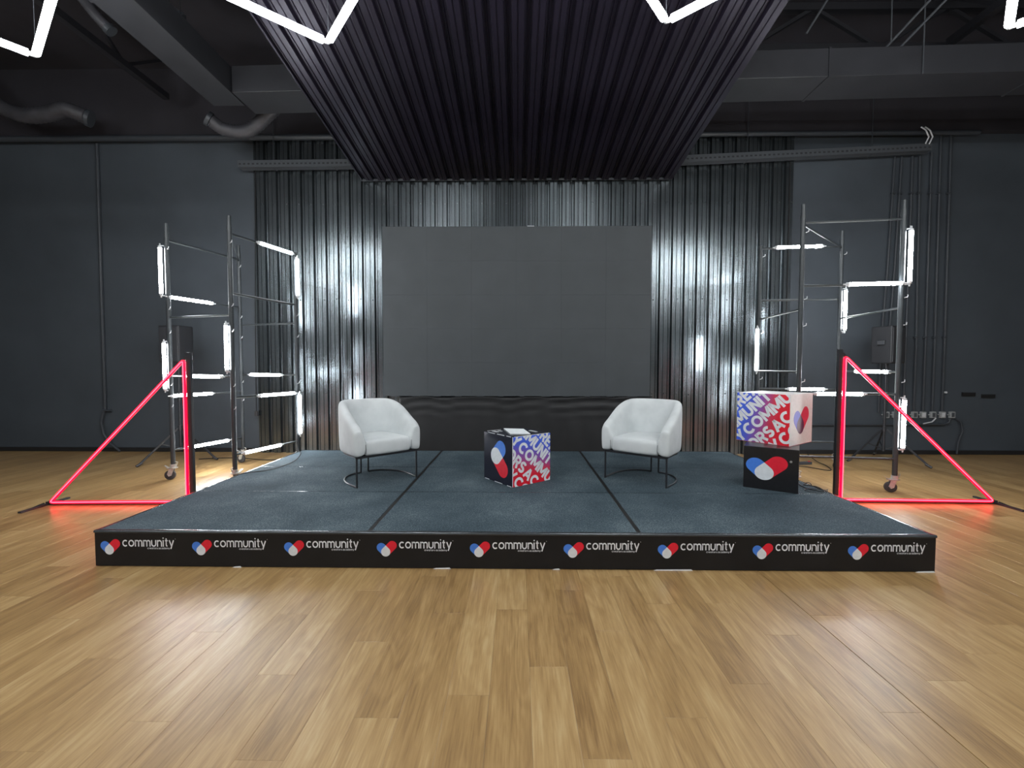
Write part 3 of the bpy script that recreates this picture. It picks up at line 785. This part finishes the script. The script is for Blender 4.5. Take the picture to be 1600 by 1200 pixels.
def light_tube(p0, p1, label, group='light tubes clipped to the scaffold towers'):
    p0, p1 = Vector(p0), Vector(p1); mid = (p0 + p1) / 2; d = (p1 - p0).normalized(); Lh = (p1 - p0).length / 2
    t = empty('light_tube', mid, label=label, cat='light tube', group=group)
    MB().tube([-d * Lh, d * Lh], .0195, 14).build('lit_tube', M['tower_tube'], t, smooth=True)
    for s in (-1, 1):
        MB().tube([d * s * Lh, d * s * (Lh + .022), d * s * (Lh + .03), d * s * (Lh + .055)], .021, 12, rads=[.0215, .0215, .009, .008]).build('end_cap', M['clip'], t, smooth=True)
    return t
Z = Vector((0, 0, 1))
OFF = Vector((0, -.045, .0))
def on_rung(K, H, a, b, z, t0, t1, label, off=OFF):
    A, B = K[a] + Z * H[z], K[b] + Z * H[z]
    L_ = light_tube(A.lerp(B, t0) + off, A.lerp(B, t1) + off, label)
    d = (B - A).normalized(); mb = MB()
    for t in (t0 + .04 * (1 if t1 > t0 else -1), t1 - .04 * (1 if t1 > t0 else -1)):
        p = A.lerp(B, t) - (A.lerp(B, (t0 + t1) / 2) + off)
        mb.bar(p - d * .006, p + d * .006, .04, .04); mb.bar(p, p + off, .012, .012, up=(1, 0, 0))
    mb.build('clamp', M['clip'], L_); return L_
def on_post(K, k, z0, z1, dx, label):
    p = K[k]; off = Vector((dx, -.035, 0))
    L_ = light_tube(p + Z * z0 + off, p + Z * z1 + off, label); mb = MB(); mid = (z0 + z1) / 2
    for z in (z0 - .03, z1 + .03):
        q_ = Vector((-dx, .035, z - mid)); mb.bar(q_, q_ - Vector((-dx, .035, 0)) , .012, .012); mb.bar(q_ - Z * .012, q_ + Z * .012, .06, .06)
    mb.build('clamp', M['clip'], L_); return L_
on_rung(KL, HL, 'A', 'C', 'hm', .06, .60, 'glowing tube on the upper left rung of the left tower, just beside its outer post')
on_rung(KL, HL, 'A', 'B', 'l2', .33, .855, 'glowing horizontal tube just right of the red triangle tip, left tower')
on_rung(KL, HL, 'A', 'C', 'l1', .05, .56, 'glowing horizontal tube crossed by the upright of the left red triangle')
on_rung(KL, HL, 'A', 'C', 'hb', .22, .785, 'lowest glowing tube at the left of the left tower, slanting up')
on_rung(KL, HL, 'B', 'D', 'ht', .45, .97, 'topmost slanting glowing tube of the left tower, at its inner top corner')
on_rung(KL, HL, 'C', 'D', 'l2', .21, .74, 'glowing tube on the rear rung of the left tower, at mid height')
on_rung(KL, HL, 'B', 'D', 'l1', .41, .965, 'glowing horizontal tube directly above the inner lower upright tube, left tower')
on_rung(KL, HL, 'B', 'D', 'hb', .17, .71, 'lowest glowing tube of the left tower beside the stage edge')
on_post(KL, 'A', 2.36, 2.92, -.058, 'upper upright glowing tube on the outer post of the left tower')
on_post(KL, 'A', 1.17, 1.73, -.045, 'lower upright glowing tube on the outer post, behind the left red triangle tip')
on_post(KL, 'B', 1.41, 1.93, -.045, 'upright glowing tube on the front middle post of the left tower')
on_post(KL, 'D', 2.45, 2.95, .05, 'upper upright glowing tube on the inner rear post of the left tower')
on_post(KL, 'D', .50, 1.04, .05, 'lower upright glowing tube on the inner rear post of the left tower')
on_post(KR, 'B', 2.41, 2.97, .058, 'upper upright glowing tube on the outer front post of the right tower')
on_post(KR, 'B', .53, 1.07, .05, 'lower upright glowing tube on the outer front post, behind the right red triangle')
on_post(KR, 'D', 1.97, 2.50, .05, 'upright glowing tube above the tip of the right red triangle')
on_post(KR, 'C', 1.40, 1.98, -.04, 'upright glowing tube on the inner rear post, above the stacked boxes')
on_rung(KR, HR, 'A', 'B', 'hm', .45, .965, 'thick glowing horizontal tube high between the posts of the right tower')
on_rung(KR, HR, 'C', 'D', 'ht', .18, .73, 'topmost glowing horizontal tube of the right tower, behind its inner post')
on_rung(KR, HR, 'B', 'D', 'l2', .18, .70, 'short glowing tube seen end-on behind the slope of the right red triangle')
on_rung(KR, HR, 'A', 'B', 'l1', .16, .616, 'front glowing horizontal tube beside the white display box, right tower')
on_rung(KR, HR, 'C', 'D', 'l1', .38, .80, 'rear glowing tube just above the front one beside the white display box')

# ================================================================== neon triangles
def neon_triangle(label, P_right, P_corner, apex_z, ydir, side):
    """P_corner: foot of the upright; P_right: far foot (both on the floor)"""
    a, b = Vector(P_corner), Vector(P_right); d = (b - a).normalized(); L_ = (b - a).length; fwd = Vector((d.y, -d.x, 0))
    if fwd.y > 0: fwd = -fwd
    t = empty('neon_triangle', a, label=label, cat='neon light', group='red neon triangles either side of the stage')
    o = Vector((0, 0, .022)); e = d * L_ + o; ap = Z * apex_z
    MB().bar(o - d * .02, e + d * .03, .030, .030).build('base_bar', M['black_steel'], t, bevel=.002)
    MB().bar(-d * .022 + Z * .004, -d * .022 + Z * (apex_z + .06), .044, .034, up=fwd).build('upright_bar', M['black_steel'], t, bevel=.002)
    MB().bar(ap + Z * .015, e + Z * .0, .026, .028, up=(d + Z)).build('sloping_bar', M['black_steel'], t, bevel=.002)
    for p_ in (e + d * .02, -d * .02):
        MB().bar(p_ * 1.0 + fwd * .27 + Z * (-p_.z + .010), p_ - fwd * .22 + Z * (-p_.z + .010), .035, .018).build('foot_bar', M['black_steel'], t, bevel=.002)
    f = fwd * .026; ins = .012
    sl = (e - ap).normalized()
    pts = [o + Z * .012 + d * ins + f]
    q = [o + d * .014 + Z * .014, d * .014 + ap - Z * .03, ap + sl * .03 - Z * .02, e - sl * .03 - Z * .0 + Z * .012, e - d * .05 + Z * .014]
    # rounded triangle path
    V3 = [o + d * .014 + Z * .014, ap + d * .014 - Z * .016, e - d * .03 + Z * .014]
    path = []
    for i in range(3):
        v, pr, nx_ = V3[i], V3[i - 1], V3[(i + 1) % 3]; r = .035
        A_, B_ = v + (pr - v).normalized() * r, v + (nx_ - v).normalized() * r
        for k in range(5):
            s = k / 4; path.append((A_.lerp(v, s)).lerp(v.lerp(B_, s), s) + f)
        for k in range(1, 8): path.append(B_.lerp(nx_ + (v - nx_).normalized() * r, k / 8) + f)
    MB().tube(path, .0155, 10, closed=True).build('neon_sleeve', M['neon_red'], t, smooth=True)
    c = sum(V3, Vector()) / 3
    pc = [p_ + fwd * .0125 + (c + f - p_).normalized() * .005 for p_ in path]
    MB().tube(pc, .0055, 8, closed=True).build('neon_core', M['neon_core'], t, smooth=True)
    MB().tube([e + f * .2 + d * .05 + Z * .0, e + d * .10 + fwd * .1 - Z * .03], .006, 6).build('power_lead', M['cable'], t)
    return t
neon_triangle('red neon right triangle on the floor left of the stage, sloping down to the left', (-4.825, 1.37, 0), (-3.375, 1.42, 0), 1.53, -1, -1)
neon_triangle('red neon right triangle on the floor right of the stage, sloping down to the right', (5.10, 1.58, 0), (3.485, 1.61, 0), 1.575, -1, 1)

# ================================================================== loudspeakers on tripods
def speaker_stand(x, y, ztop, rot, label):
    t = empty('speaker_stand', (x, y, 0), rot, label=label, cat='speaker stand', group='speaker stands behind the towers')
    MB().tube([(0, 0, .16), (0, 0, .95)], .019, 12).build('outer_pole', M['black_steel'], t, smooth=True)
    MB().tube([(0, 0, .9), (0, 0, ztop - .048)], .0135, 10).build('inner_pole', M['black_steel'], t, smooth=True)
    MB().tube([(0, 0, .46), (0, 0, .54)], .032, 12).build('hub', M['black_steel'], t, smooth=True)
    MB().tube([(0, 0, .90), (0, 0, .96)], .027, 12).build('collar', M['black_steel'], t, smooth=True)
    MB().tube([(.0, 0, .93), (.06, 0, .93)], .008, 8).build('knob', M['black_steel'], t)
    for k in range(3):
        a = PI / 2 + .25 + k * 2 * PI / 3; d = Vector((math.cos(a), math.sin(a), 0))
        l = MB().bar(d * .03 + Z * .50, d * .54 + Z * .018, .018, .026).build('leg', M['black_steel'], t, bevel=.002)
        MB().tube([d * .49 + Z * .05, d * .56 + Z * .012], .018, 8).build('rubber_foot', M['rubber'], l)
        MB().bar(d * .03 + Z * .2, d * .26 + Z * .29, .012, .014).build('strut', M['black_steel'], t)
    return t
def speaker(x, y, z0, rot, label, h=.56, w_=.36):
    t = empty('loudspeaker', (x, y, z0), rot, label=label, cat='loudspeaker', group='loudspeakers on tripod stands')
    mb = MB(); dpt = .30
    mb.add([(-w_ / 2, -dpt / 2, 0), (w_ / 2, -dpt / 2, 0), (w_ / 2 * .72, dpt / 2, 0), (-w_ / 2 * .72, dpt / 2, 0), (-w_ / 2, -dpt / 2, h), (w_ / 2, -dpt / 2, h), (w_ / 2 * .72, dpt / 2, h), (-w_ / 2 * .72, dpt / 2, h)],
           [(0, 3, 2, 1), (4, 5, 6, 7), (0, 1, 5, 4), (1, 2, 6, 5), (2, 3, 7, 6), (3, 0, 4, 7)])
    mb.build('cabinet', M['speaker'], t, bevel=.018)
    boxobj('grille', (-w_ / 2 + .02, -dpt / 2 - .008, .025), (w_ / 2 - .02, -dpt / 2 + .004, h - .025), M['grille'], t, bevel=.008)
    boxobj('carry_handle', (-w_ / 2 - .004, -.06, h * .5), (-w_ / 2 + .02, .04, h * .62), M['black_steel'], t, bevel=.005)
    MB().tube([(0, 0, -.05), (0, 0, .01)], .026, 10).build('pole_socket', M['black_steel'], t)
    return t
speaker_stand(-5.14, 3.55, 1.50, .3, 'black tripod speaker stand left of the left scaffold tower')
speaker(-5.14, 3.55, 1.50, -.15, 'dim black loudspeaker on a tripod behind the left scaffold tower')
speaker_stand(5.66, 3.66, 1.50, -.73, 'black tripod speaker stand behind the right red triangle')
speaker(5.66, 3.66, 1.50, .42, 'black loudspeaker on a tripod behind the right scaffold tower')

# ================================================================== wall services
WY = 4.2
def one(name, mb, m, label, cat, group=None, smooth=True):
    o = mb.build(name, m, smooth=smooth); return tag(o, label, cat, group)
one('conduit_pipe', MB().tube([(-8.6, WY - .10, 5.15), (-2.4, WY - .10, 5.15)], .045, 12), M['pipe'], 'horizontal painted pipe along the top of the wall, left of the canopy', 'pipe')
one('conduit_pipe', MB().tube([(2.5, WY - .10, 5.16), (7.35, WY - .10, 5.16)], .035, 12), M['pipe'], 'horizontal painted pipe along the top of the wall, right of the canopy', 'pipe')
def tray(x0, z0, x1, z1, label):
    t = empty('cable_tray', (0, 0, 0), label=label, cat='cable tray', group='perforated cable trays on the back wall')
    mb = MB(); y0, y1 = 3.99, 4.11
    mb.bar((x0, (y0 + y1) / 2, z0 - .04), (x1, (y0 + y1) / 2, z1 - .04), y1 - y0, .008)
    mb.bar((x0, y0, z0), (x1, y0, z1), .006, .10); mb.bar((x0, y1, z0), (x1, y1, z1), .006, .10)
    mb.bar((x0, y0, z0 + .052), (x1, y0, z1 + .052), .014, .008)
    mb.build('channel', M['tray'], t)
    mb = MB(); n = int((x1 - x0) / .07)
    for i in range(n):
        f = (i + .5) / n; x = x0 + (x1 - x0) * f; z = z0 + (z1 - z0) * f
        mb.box((x - .018, y0 - .0045, z - .012), (x + .018, y0 - .0032, z + .012))
    mb.build('slots', M['trayslot'], t)['kind'] = 'stuff'
    k = max(2, int((x1 - x0) / 1.3))
    for i in range(k):
        f = (i + .55) / k; x = x0 + (x1 - x0) * f; z = z0 + (z1 - z0) * f
        MB().tube([(x, 4.05, z - .04), (x, 4.05, 5.9)], .006, 6).build('hanger_rod', M['pipe'], t)
        mb = MB().box((x - .012, 4.045, z - .045), (x + .012, 4.15, z - .036)); mb.build('bracket', M['pipe'], t)
    return t
tray(-4.43, 4.68, -2.45, 4.69, 'perforated steel cable tray on the wall left of the canopy')
tray(2.62, 4.72, 6.52, 4.885, 'perforated steel cable tray on the wall right of the canopy')
xs = [(6.12, 1.15, 6.00), (6.23, 1.15, 6.12), (6.40, .72, 6.40), (6.52, .72, 6.57), (6.70, .72, 6.72), (6.84, .72, 6.87), (7.00, .72, 7.03)]
gl = ['outermost left of the seven vertical conduits, beside the tower post', 'second vertical conduit from the left of the seven', 'third vertical conduit from the left of the seven', 'middle vertical conduit of the seven on the right wall',
      'third vertical conduit from the right of the seven', 'second vertical conduit from the right of the seven', 'outermost right of the seven vertical conduits']
for (xt, zb, xb), lb in zip(xs, gl):
    zt = 4.84 if xt < 6.6 else (5.18 if xt > 6.8 else 4.9)
    if zb > 1: zb = .70
    y = WY - .012
    mb = MB(); mb.tube([(xb, y, zb), (xb, y, 1.9), ((xt + xb) / 2, y, 3.0), (xt, y, zt)], .016, 8)
    for z in (1.93, 4.25): 
        xx = xb + (xt - xb) * (0.25 if z < 3 else .95); mb.box((xx - .03, y - .02, z - .012), (xx + .03, y + .02, z + .012))
    one('conduit_pipe', mb, M['pipe'], lb, 'pipe', 'vertical conduits on the right of the wall')
SX = [(6.13, .661), (6.275, .661), (6.59, .662), (6.73, .662), (6.89, .663), (7.046, .663), (7.20, .664)]
SL_ = ['leftmost socket of the row under the conduits', 'second socket from the left of the row', 'third socket from the left of the row', 'middle socket of the row under the conduits',
       'third socket from the right of the row', 'second socket from the right of the row', 'rightmost socket of the row under the conduits']
for i, (x, z) in enumerate(SX):
    s = empty('wall_socket', (x, WY, z), label='pale wall socket, ' + SL_[i], cat='socket', group='sockets under the conduits')
    boxobj('back_box', (-.038, -.028, -.052), (.038, .018, .052), M['socket'], s, bevel=.004)
    boxobj('face_plate', (-.026, -.034, -.034), (.020, -.026, .034), M['clip'] if i % 2 else M['tray'], s, bevel=.002)
    MB().tube([(-.038, -.01, 0), (-.075, -.01, 0)], .010, 6).build('cable_gland', M['socket'], s)
one('conduit_pipe', MB().tube([(4.6, WY - .02, .49), (7.06, WY - .02, .505), (7.13, WY - .02, .53), (7.16, WY - .02, .60)], .018, 8), M['pipe'], 'low horizontal conduit running under the row of sockets', 'pipe')
one('flexible_hose', MB().tube([(7.24, WY - .02, .62), (7.32, WY - .03, .56), (7.36, WY - .03, .40), (7.30, WY - .03, .22), (7.28, WY - .03, .02)], .013, 8), M['pipe'], 'flexible hose curving down to the floor right of the sockets', 'hose')
one('flexible_hose', MB().tube([(6.92, WY - .03, .61), (6.84, WY - .05, .55), (6.70, WY - .05, .52)], .009, 8), M['clip'], 'short pale loose hose end under the socket row', 'hose')
for x, z, lb in ((7.47, 1.002, 'dark wall vent slot nearer the conduits'), (7.79, .972, 'dark wall vent slot farther right on the wall')):
    v = empty('wall_vent', (x, WY, z), label=lb, cat='vent', group='narrow vents on the right of the back wall')
    mb = MB(); mb.box((-.105, -.004, -.03), (.105, .018, .03)); mb.build('recess', M['slot'], v)
    MB().bar((-.11, -.003, .032), (.11, -.003, .032), .014, .006).build('lip', M['wall'], v)
one('wall_hook', MB().tube([(7.083, WY + .01, 1.03), (7.083, WY - .02, 1.033)], .018, 10), M['clip'], 'small white wall fixing above and right of the sockets', 'hook')
one('conduit_pipe', MB().tube([(-6.894, WY - .005, 5.12), (-6.905, WY - .005, 2.8), (-6.916, WY - .005, .70)], .022, 8), M['pipe'], 'single vertical conduit on the wall left of the left tower', 'pipe')
one('flexible_hose', MB().tube([(-6.80, WY - .02, .70), (-6.92, WY - .03, .70), (-6.97, WY - .03, .50), (-6.93, WY - .03, .30), (-6.80, WY - .05, .14), (-6.62, WY - .08, .02)], .018, 8), M['pipe'], 'flexible hose below the single conduit at the left', 'hose')
cb = empty('hanging_cable', (-4.30, WY - .05, .58), label='black cable with a plug hanging down the left edge of the corrugated wall', cat='cable')
MB().tube([(0.06, 0, 4.1), (.03, 0, 3), (0, 0, 1.5), (-.01, -.01, .1)], .008, 6).build('lead', M['cable'], cb)
MB().tube([(-.01, -.01, .12), (-.01, -.01, .04)], .028, 10).build('plug', M['rubber'], cb)
cb = empty('hanging_cable', (4.43, WY - .05, 1.3), label='thin black cable hanging down the right edge of the corrugated wall', cat='cable')
MB().tube([(0.0, 0, 3.45), (.0, 0, 2), (0, 0, .3), (-.01, 0, 0)], .010, 6).build('lead', M['cable'], cb)
cb = empty('white_cables', (6.35, 4.0, 5.2), label='short white cables looping over the right end of the cable tray', cat='cable')
for dx in (0, .06): MB().tube([(dx, 0, 0), (dx + .06, -.02, -.06), (dx + .1, -.03, -.17), (dx + .06, -.02, -.27)], .010, 6).build('lead', M['clip'], cb, smooth=True)

# ================================================================== ducts and roof steel
d = empty('ventilation_duct', (0, 0, 0), label='long rectangular duct crossing the hall above and behind the canopy', cat='duct')
yv = lambda x: 2.50 - .03 * x
for a, b in ((-3.60, -1.2), (-1.2, 1.3), (1.3, 3.8), (3.8, 6.3), (6.3, 8.9)):
    A_, B_ = Vector((a + .003, yv(a) + .24, 5.11)), Vector((b - .003, yv(b) + .24, 5.11))
    MB().bar(A_, B_, .48, .33).build('duct_section', M['duct'], d, bevel=.004)
for x in (1.3, 3.8, 6.3):
    MB().bar((x - .015, yv(x) + .24, 5.11), (x + .015, yv(x) + .24, 5.11), .50, .35).build('flange', M['duct'], d)
for x in (4.87, 6.9):
    MB().tube([(x, yv(x) - .012, 4.94), (x, yv(x) - .012, ZC)], .008, 6).build('hanger_rod', M['tray'], d)
d = empty('ventilation_duct', (0, 0, 0), label='rectangular duct running towards the viewer at the upper left', cat='duct')
for a, b in ((2.9, 1.2), (1.2, -.6), (-.6, -2.4)):
    MB().bar((-3.83, a - .003, 5.11), (-3.83, b + .003, 5.11), .42, .33).build('duct_section', M['duct'], d, bevel=.004)
    MB().bar((-3.83, b + .015, 5.11), (-3.83, b - .015, 5.11), .44, .35).build('flange', M['duct'], d)
for y in (1.8, 0.0):
    for s in (-1, 1): MB().tube([(-3.83 + s * .2, y, 5.2), (-3.83 + s * .2, y, ZC)], .006, 6).build('hanger_rod', M['truss'], d)
def ribbed(pts, r, label):
    P = [Vector(p) for p in pts]; out = []
    n = 12
    for i in range(len(P) - 1):
        p0, p1, p2, p3 = P[max(0, i - 1)], P[i], P[i + 1], P[min(len(P) - 1, i + 2)]
        for k in range(n):
            t = k / n
            out.append(.5 * ((2 * p1) + (p2 - p0) * t + (2 * p0 - 5 * p1 + 4 * p2 - p3) * t * t + (3 * p1 - p0 - 3 * p2 + p3) * t ** 3))
    out.append(P[-1])
    t_ = empty('flexible_duct', out[0], label=label, cat='duct', group='black flexible hoses under the roof')
    o0 = out[0].copy()
    MB().tube([p - o0 for p in out], r, 14, rads=[r * (1 if i % 2 else .91) for i in range(len(out))]).build('hose', M['flexduct'], t_, smooth=70)
    MB().tube([out[0] - o0, (out[0] - o0) + (out[0] - out[1]).normalized() * .05], r * 1.12, 14).build('end_collar', M['pipe'], t_, smooth=True)
ribbed([(-4.44, 3.4, 5.04), (-4.30, 3.5, 4.96), (-4.0, 3.55, 4.96), (-3.68, 3.5, 5.14), (-3.38, 3.4, 5.36), (-3.1, 3.2, 5.7), (-3.0, 3.1, 6.2)], .095, 'sagging flexible duct hanging just above the wall left of the canopy')
ribbed([(-6.46, 3.6, 5.20), (-6.68, 3.5, 5.26), (-6.97, 3.5, 5.20), (-7.37, 3.5, 5.19), (-7.8, 3.5, 5.40), (-8.3, 3.5, 5.9), (-8.5, 3.5, 6.2)], .11, 'sagging flexible duct at the far upper left corner')
ribbed([(-3.85, 2.05, 5.46), (-3.95, 2.0, 5.55), (-4.15, 1.9, 5.75), (-4.4, 1.7, 6.2)], .06, 'short flexible duct curving down to the left duct')
ribbed([(-4.62, 2.0, 5.30), (-4.72, 1.95, 5.42), (-4.9, 1.9, 5.7), (-5.1, 1.8, 6.2)], .06, 'short flexible duct left of the left rectangular duct')

def roof_truss(x, y0, y1, label):
    t = empty('roof_truss', (x, 0, 0), label=label, cat='roof truss', group='dark steel trusses under the roof')
    MB().bar((0, y0, 5.62), (0, y1, 5.62), .09, .09).build('bottom_chord', M['truss'], t)
    MB().bar((0, y0, 6.18), (0, y1, 6.18), .09, .09).build('top_chord', M['truss'], t)
    n = 8
    for i in range(n):
        a, b = y0 + (y1 - y0) * i / n, y0 + (y1 - y0) * (i + 1) / n
        MB().bar((0, a, 5.62 if i % 2 else 6.18), (0, b, 6.18 if i % 2 else 5.62), .04, .04).build('web_bar', M['truss'], t)
    return t
def cross_truss(y, x0, x1, label):
    t = empty('roof_truss', (0, y, 0), label=label, cat='roof truss', group='dark steel trusses under the roof')
    MB().bar((x0, 0, 5.66), (x1, 0, 5.66), .09, .09).build('bottom_chord', M['truss'], t)
    MB().bar((x0, 0, 6.18), (x1, 0, 6.18), .09, .09).build('top_chord', M['truss'], t)
    n = int((x1 - x0) / .8)
    for i in range(n):
        a, b = x0 + (x1 - x0) * i / n, x0 + (x1 - x0) * (i + 1) / n
        MB().bar((a, 0, 5.66 if i % 2 else 6.18), (b, 0, 6.18 if i % 2 else 5.66), .045, .045).build('web_bar', M['truss'], t)
cross_truss(2.95, 2.2, 9.2, 'dark steel roof truss above the long duct on the right')
roof_truss(5.6, -2.0, 2.8, 'dark steel roof truss running towards the viewer on the right')
roof_truss(-5.4, -2.0, 3.8, 'dark steel roof truss running towards the viewer on the left')
for (a, b, lb) in (((4.49, 2.42, 5.30), (5.3, 2.1, 6.24), 'left of two parallel diagonal stay rods above the right duct'), ((4.66, 2.42, 5.30), (5.5, 2.1, 6.24), 'right of two parallel diagonal stay rods above the right duct'), ((3.645, 2.6, 5.60), (4.0, 2.4, 6.24), 'short diagonal stay rod beside the canopy')):
    one('stay_rod', MB().tube([a, b], .014, 8), M['tray'], 'thin steel rod, ' + lb, 'rod')
one('stay_rod', MB().tube([(4.45, 2.30, 5.27), (4.44, 2.30, 6.24)], .007, 8), M['tray'], 'thin vertical steel rod rising from the right duct', 'rod')

# ================================================================== hanging ceiling light squares
def light_square(tip, side, rot, mat, label, z=4.2):
    """tip: corner nearest the stage; rot: turn of the diamond about its tip"""
    t = empty('ceiling_light', (tip[0], tip[1], z), rot, label=label, cat='ceiling light', group='square tube lights hanging from the ceiling')
    h = side / math.sqrt(2); C4 = [Vector((0, 0, 0)), Vector((h, -h, 0)), Vector((0, -2 * h, 0)), Vector((-h, -h, 0))]
    for i in range(4):
        a, b = C4[i], C4[(i + 1) % 4]; d_ = (b - a).normalized()
        tb_ = MB().tube([a + d_ * .045, b - d_ * .045], .029, 12).build('lit_tube', mat, t, smooth=True)
        MB().tube([a, a + d_ * .045], .018, 10).build('end_cap', M['clip'], t, smooth=True)
        MB().tube([b, b - d_ * .045], .018, 10).build('end_cap', M['clip'], t, smooth=True)
    for c in C4:
        MB().tube([c + Z * .01, c + Z * (ZC - z)], .0025, 5).build('suspension_wire', M['tray'], t)
    return t
light_square((-4.225, .86), 1.25, math.radians(8), M['ceil_tube'], 'square of glowing tubes at the far left of the ceiling')
light_square((-1.56, .735), 1.25, math.radians(-4), M['ceil_tube'], 'square of glowing tubes hanging before the left side of the canopy')
light_square((1.233, .545), 1.25, math.radians(5), M['ceil_tube'], 'square of glowing tubes hanging before the right side of the canopy')
light_square((4.03, .64), 1.25, math.radians(0), M['ceil_tube'], 'square of glowing tubes at the far right of the ceiling')
for r_, yy in enumerate((-2.6, -5.6)):  # unseen fill squares, added to light the hall from behind
    for i, xx in enumerate((-6.6, -2.4, 2.0, 6.4)):
        light_square((xx, yy), 1.25, math.radians(3 * (i - 1)), M['fill_tube'], 'added unseen glowing tube square behind the viewer, %s row, %s' % (('nearer', 'farther')[r_], ('outer left', 'inner left', 'inner right', 'outer right')[i]), z=4.42 + .33 * r_ + .06 * (i % 2))

# ================================================================== cables on the floor and stage
def cable(pts, r, label, m='cable'):
    P = [Vector(p) for p in pts]; out = []
    for i in range(len(P) - 1):
        p0, p1, p2, p3 = P[max(0, i - 1)], P[i], P[i + 1], P[min(len(P) - 1, i + 2)]
        for k in range(6):
            t = k / 6; out.append(.5 * ((2 * p1) + (p2 - p0) * t + (2 * p0 - 5 * p1 + 4 * p2 - p3) * t * t + (3 * p1 - p0 - 3 * p2 + p3) * t ** 3))
    out.append(P[-1])
    return one('cable', MB().tube(out, r, 6), M[m], label, 'cable')
zc = HS + .008
cable([(-3.09, 3.08, .50), (-3.07, 3.02, .38), (-2.99, 2.92, .275), (-2.90, 2.80, zc), (-2.77, 2.45, zc), (-2.72, 2.15, zc), (-2.78, 1.82, zc), (-2.97, 1.66, zc), (-3.03, 1.62, .22), (-3.06, 1.60, .012)], .005, 'thin black cable from the left tower curving along the stage edge')
cable([(3.15, 1.9, .012), (3.10, 1.75, .10), (3.03, 1.6, .265), (2.92, 1.42, zc), (2.86, 1.18, zc), (2.95, 1.06, zc), (3.0, 1.22, zc), (2.92, 1.30, zc), (3.03, 1.36, .26), (3.12, 1.38, .02)], .005, 'tangled black cable on the stage corner behind the black display box')
cable([(2.90, 1.00, zc), (2.80, 1.09, zc), (2.87, 1.16, zc), (2.99, 1.09, zc + .004), (3.04, 1.14, .25), (3.1, 1.2, .02)], .004, 'grey cable loop beside the black display box', 'pipe')
cable([(3.6, 3.3, .25), (3.9, 3.35, .012), (4.2, 3.25, .008), (4.40, 3.02, .008), (4.55, 3.30, .01), (4.60, 3.6, .02), (4.62, 3.9, .10)], .006, 'loose black cable on the floor under the right tower')
cable([(-4.9, 3.6, .008), (-4.4, 3.7, .008), (-3.8, 3.55, .008), (-3.4, 3.62, .008), (-3.2, 3.3, .008)], .006, 'black cable on the floor behind the left tower')
pb = empty('power_strip', (4.28, 3.42, 0.0), .2, label='small grey power strip on the floor under the right tower', cat='power strip')
boxobj('case', (-.14, -.03, 0), (.14, .03, .04), M['pipe'], pb, bevel=.006); boxobj('switch', (.10, -.012, .04), (.125, .012, .046), M['red_print'], pb)
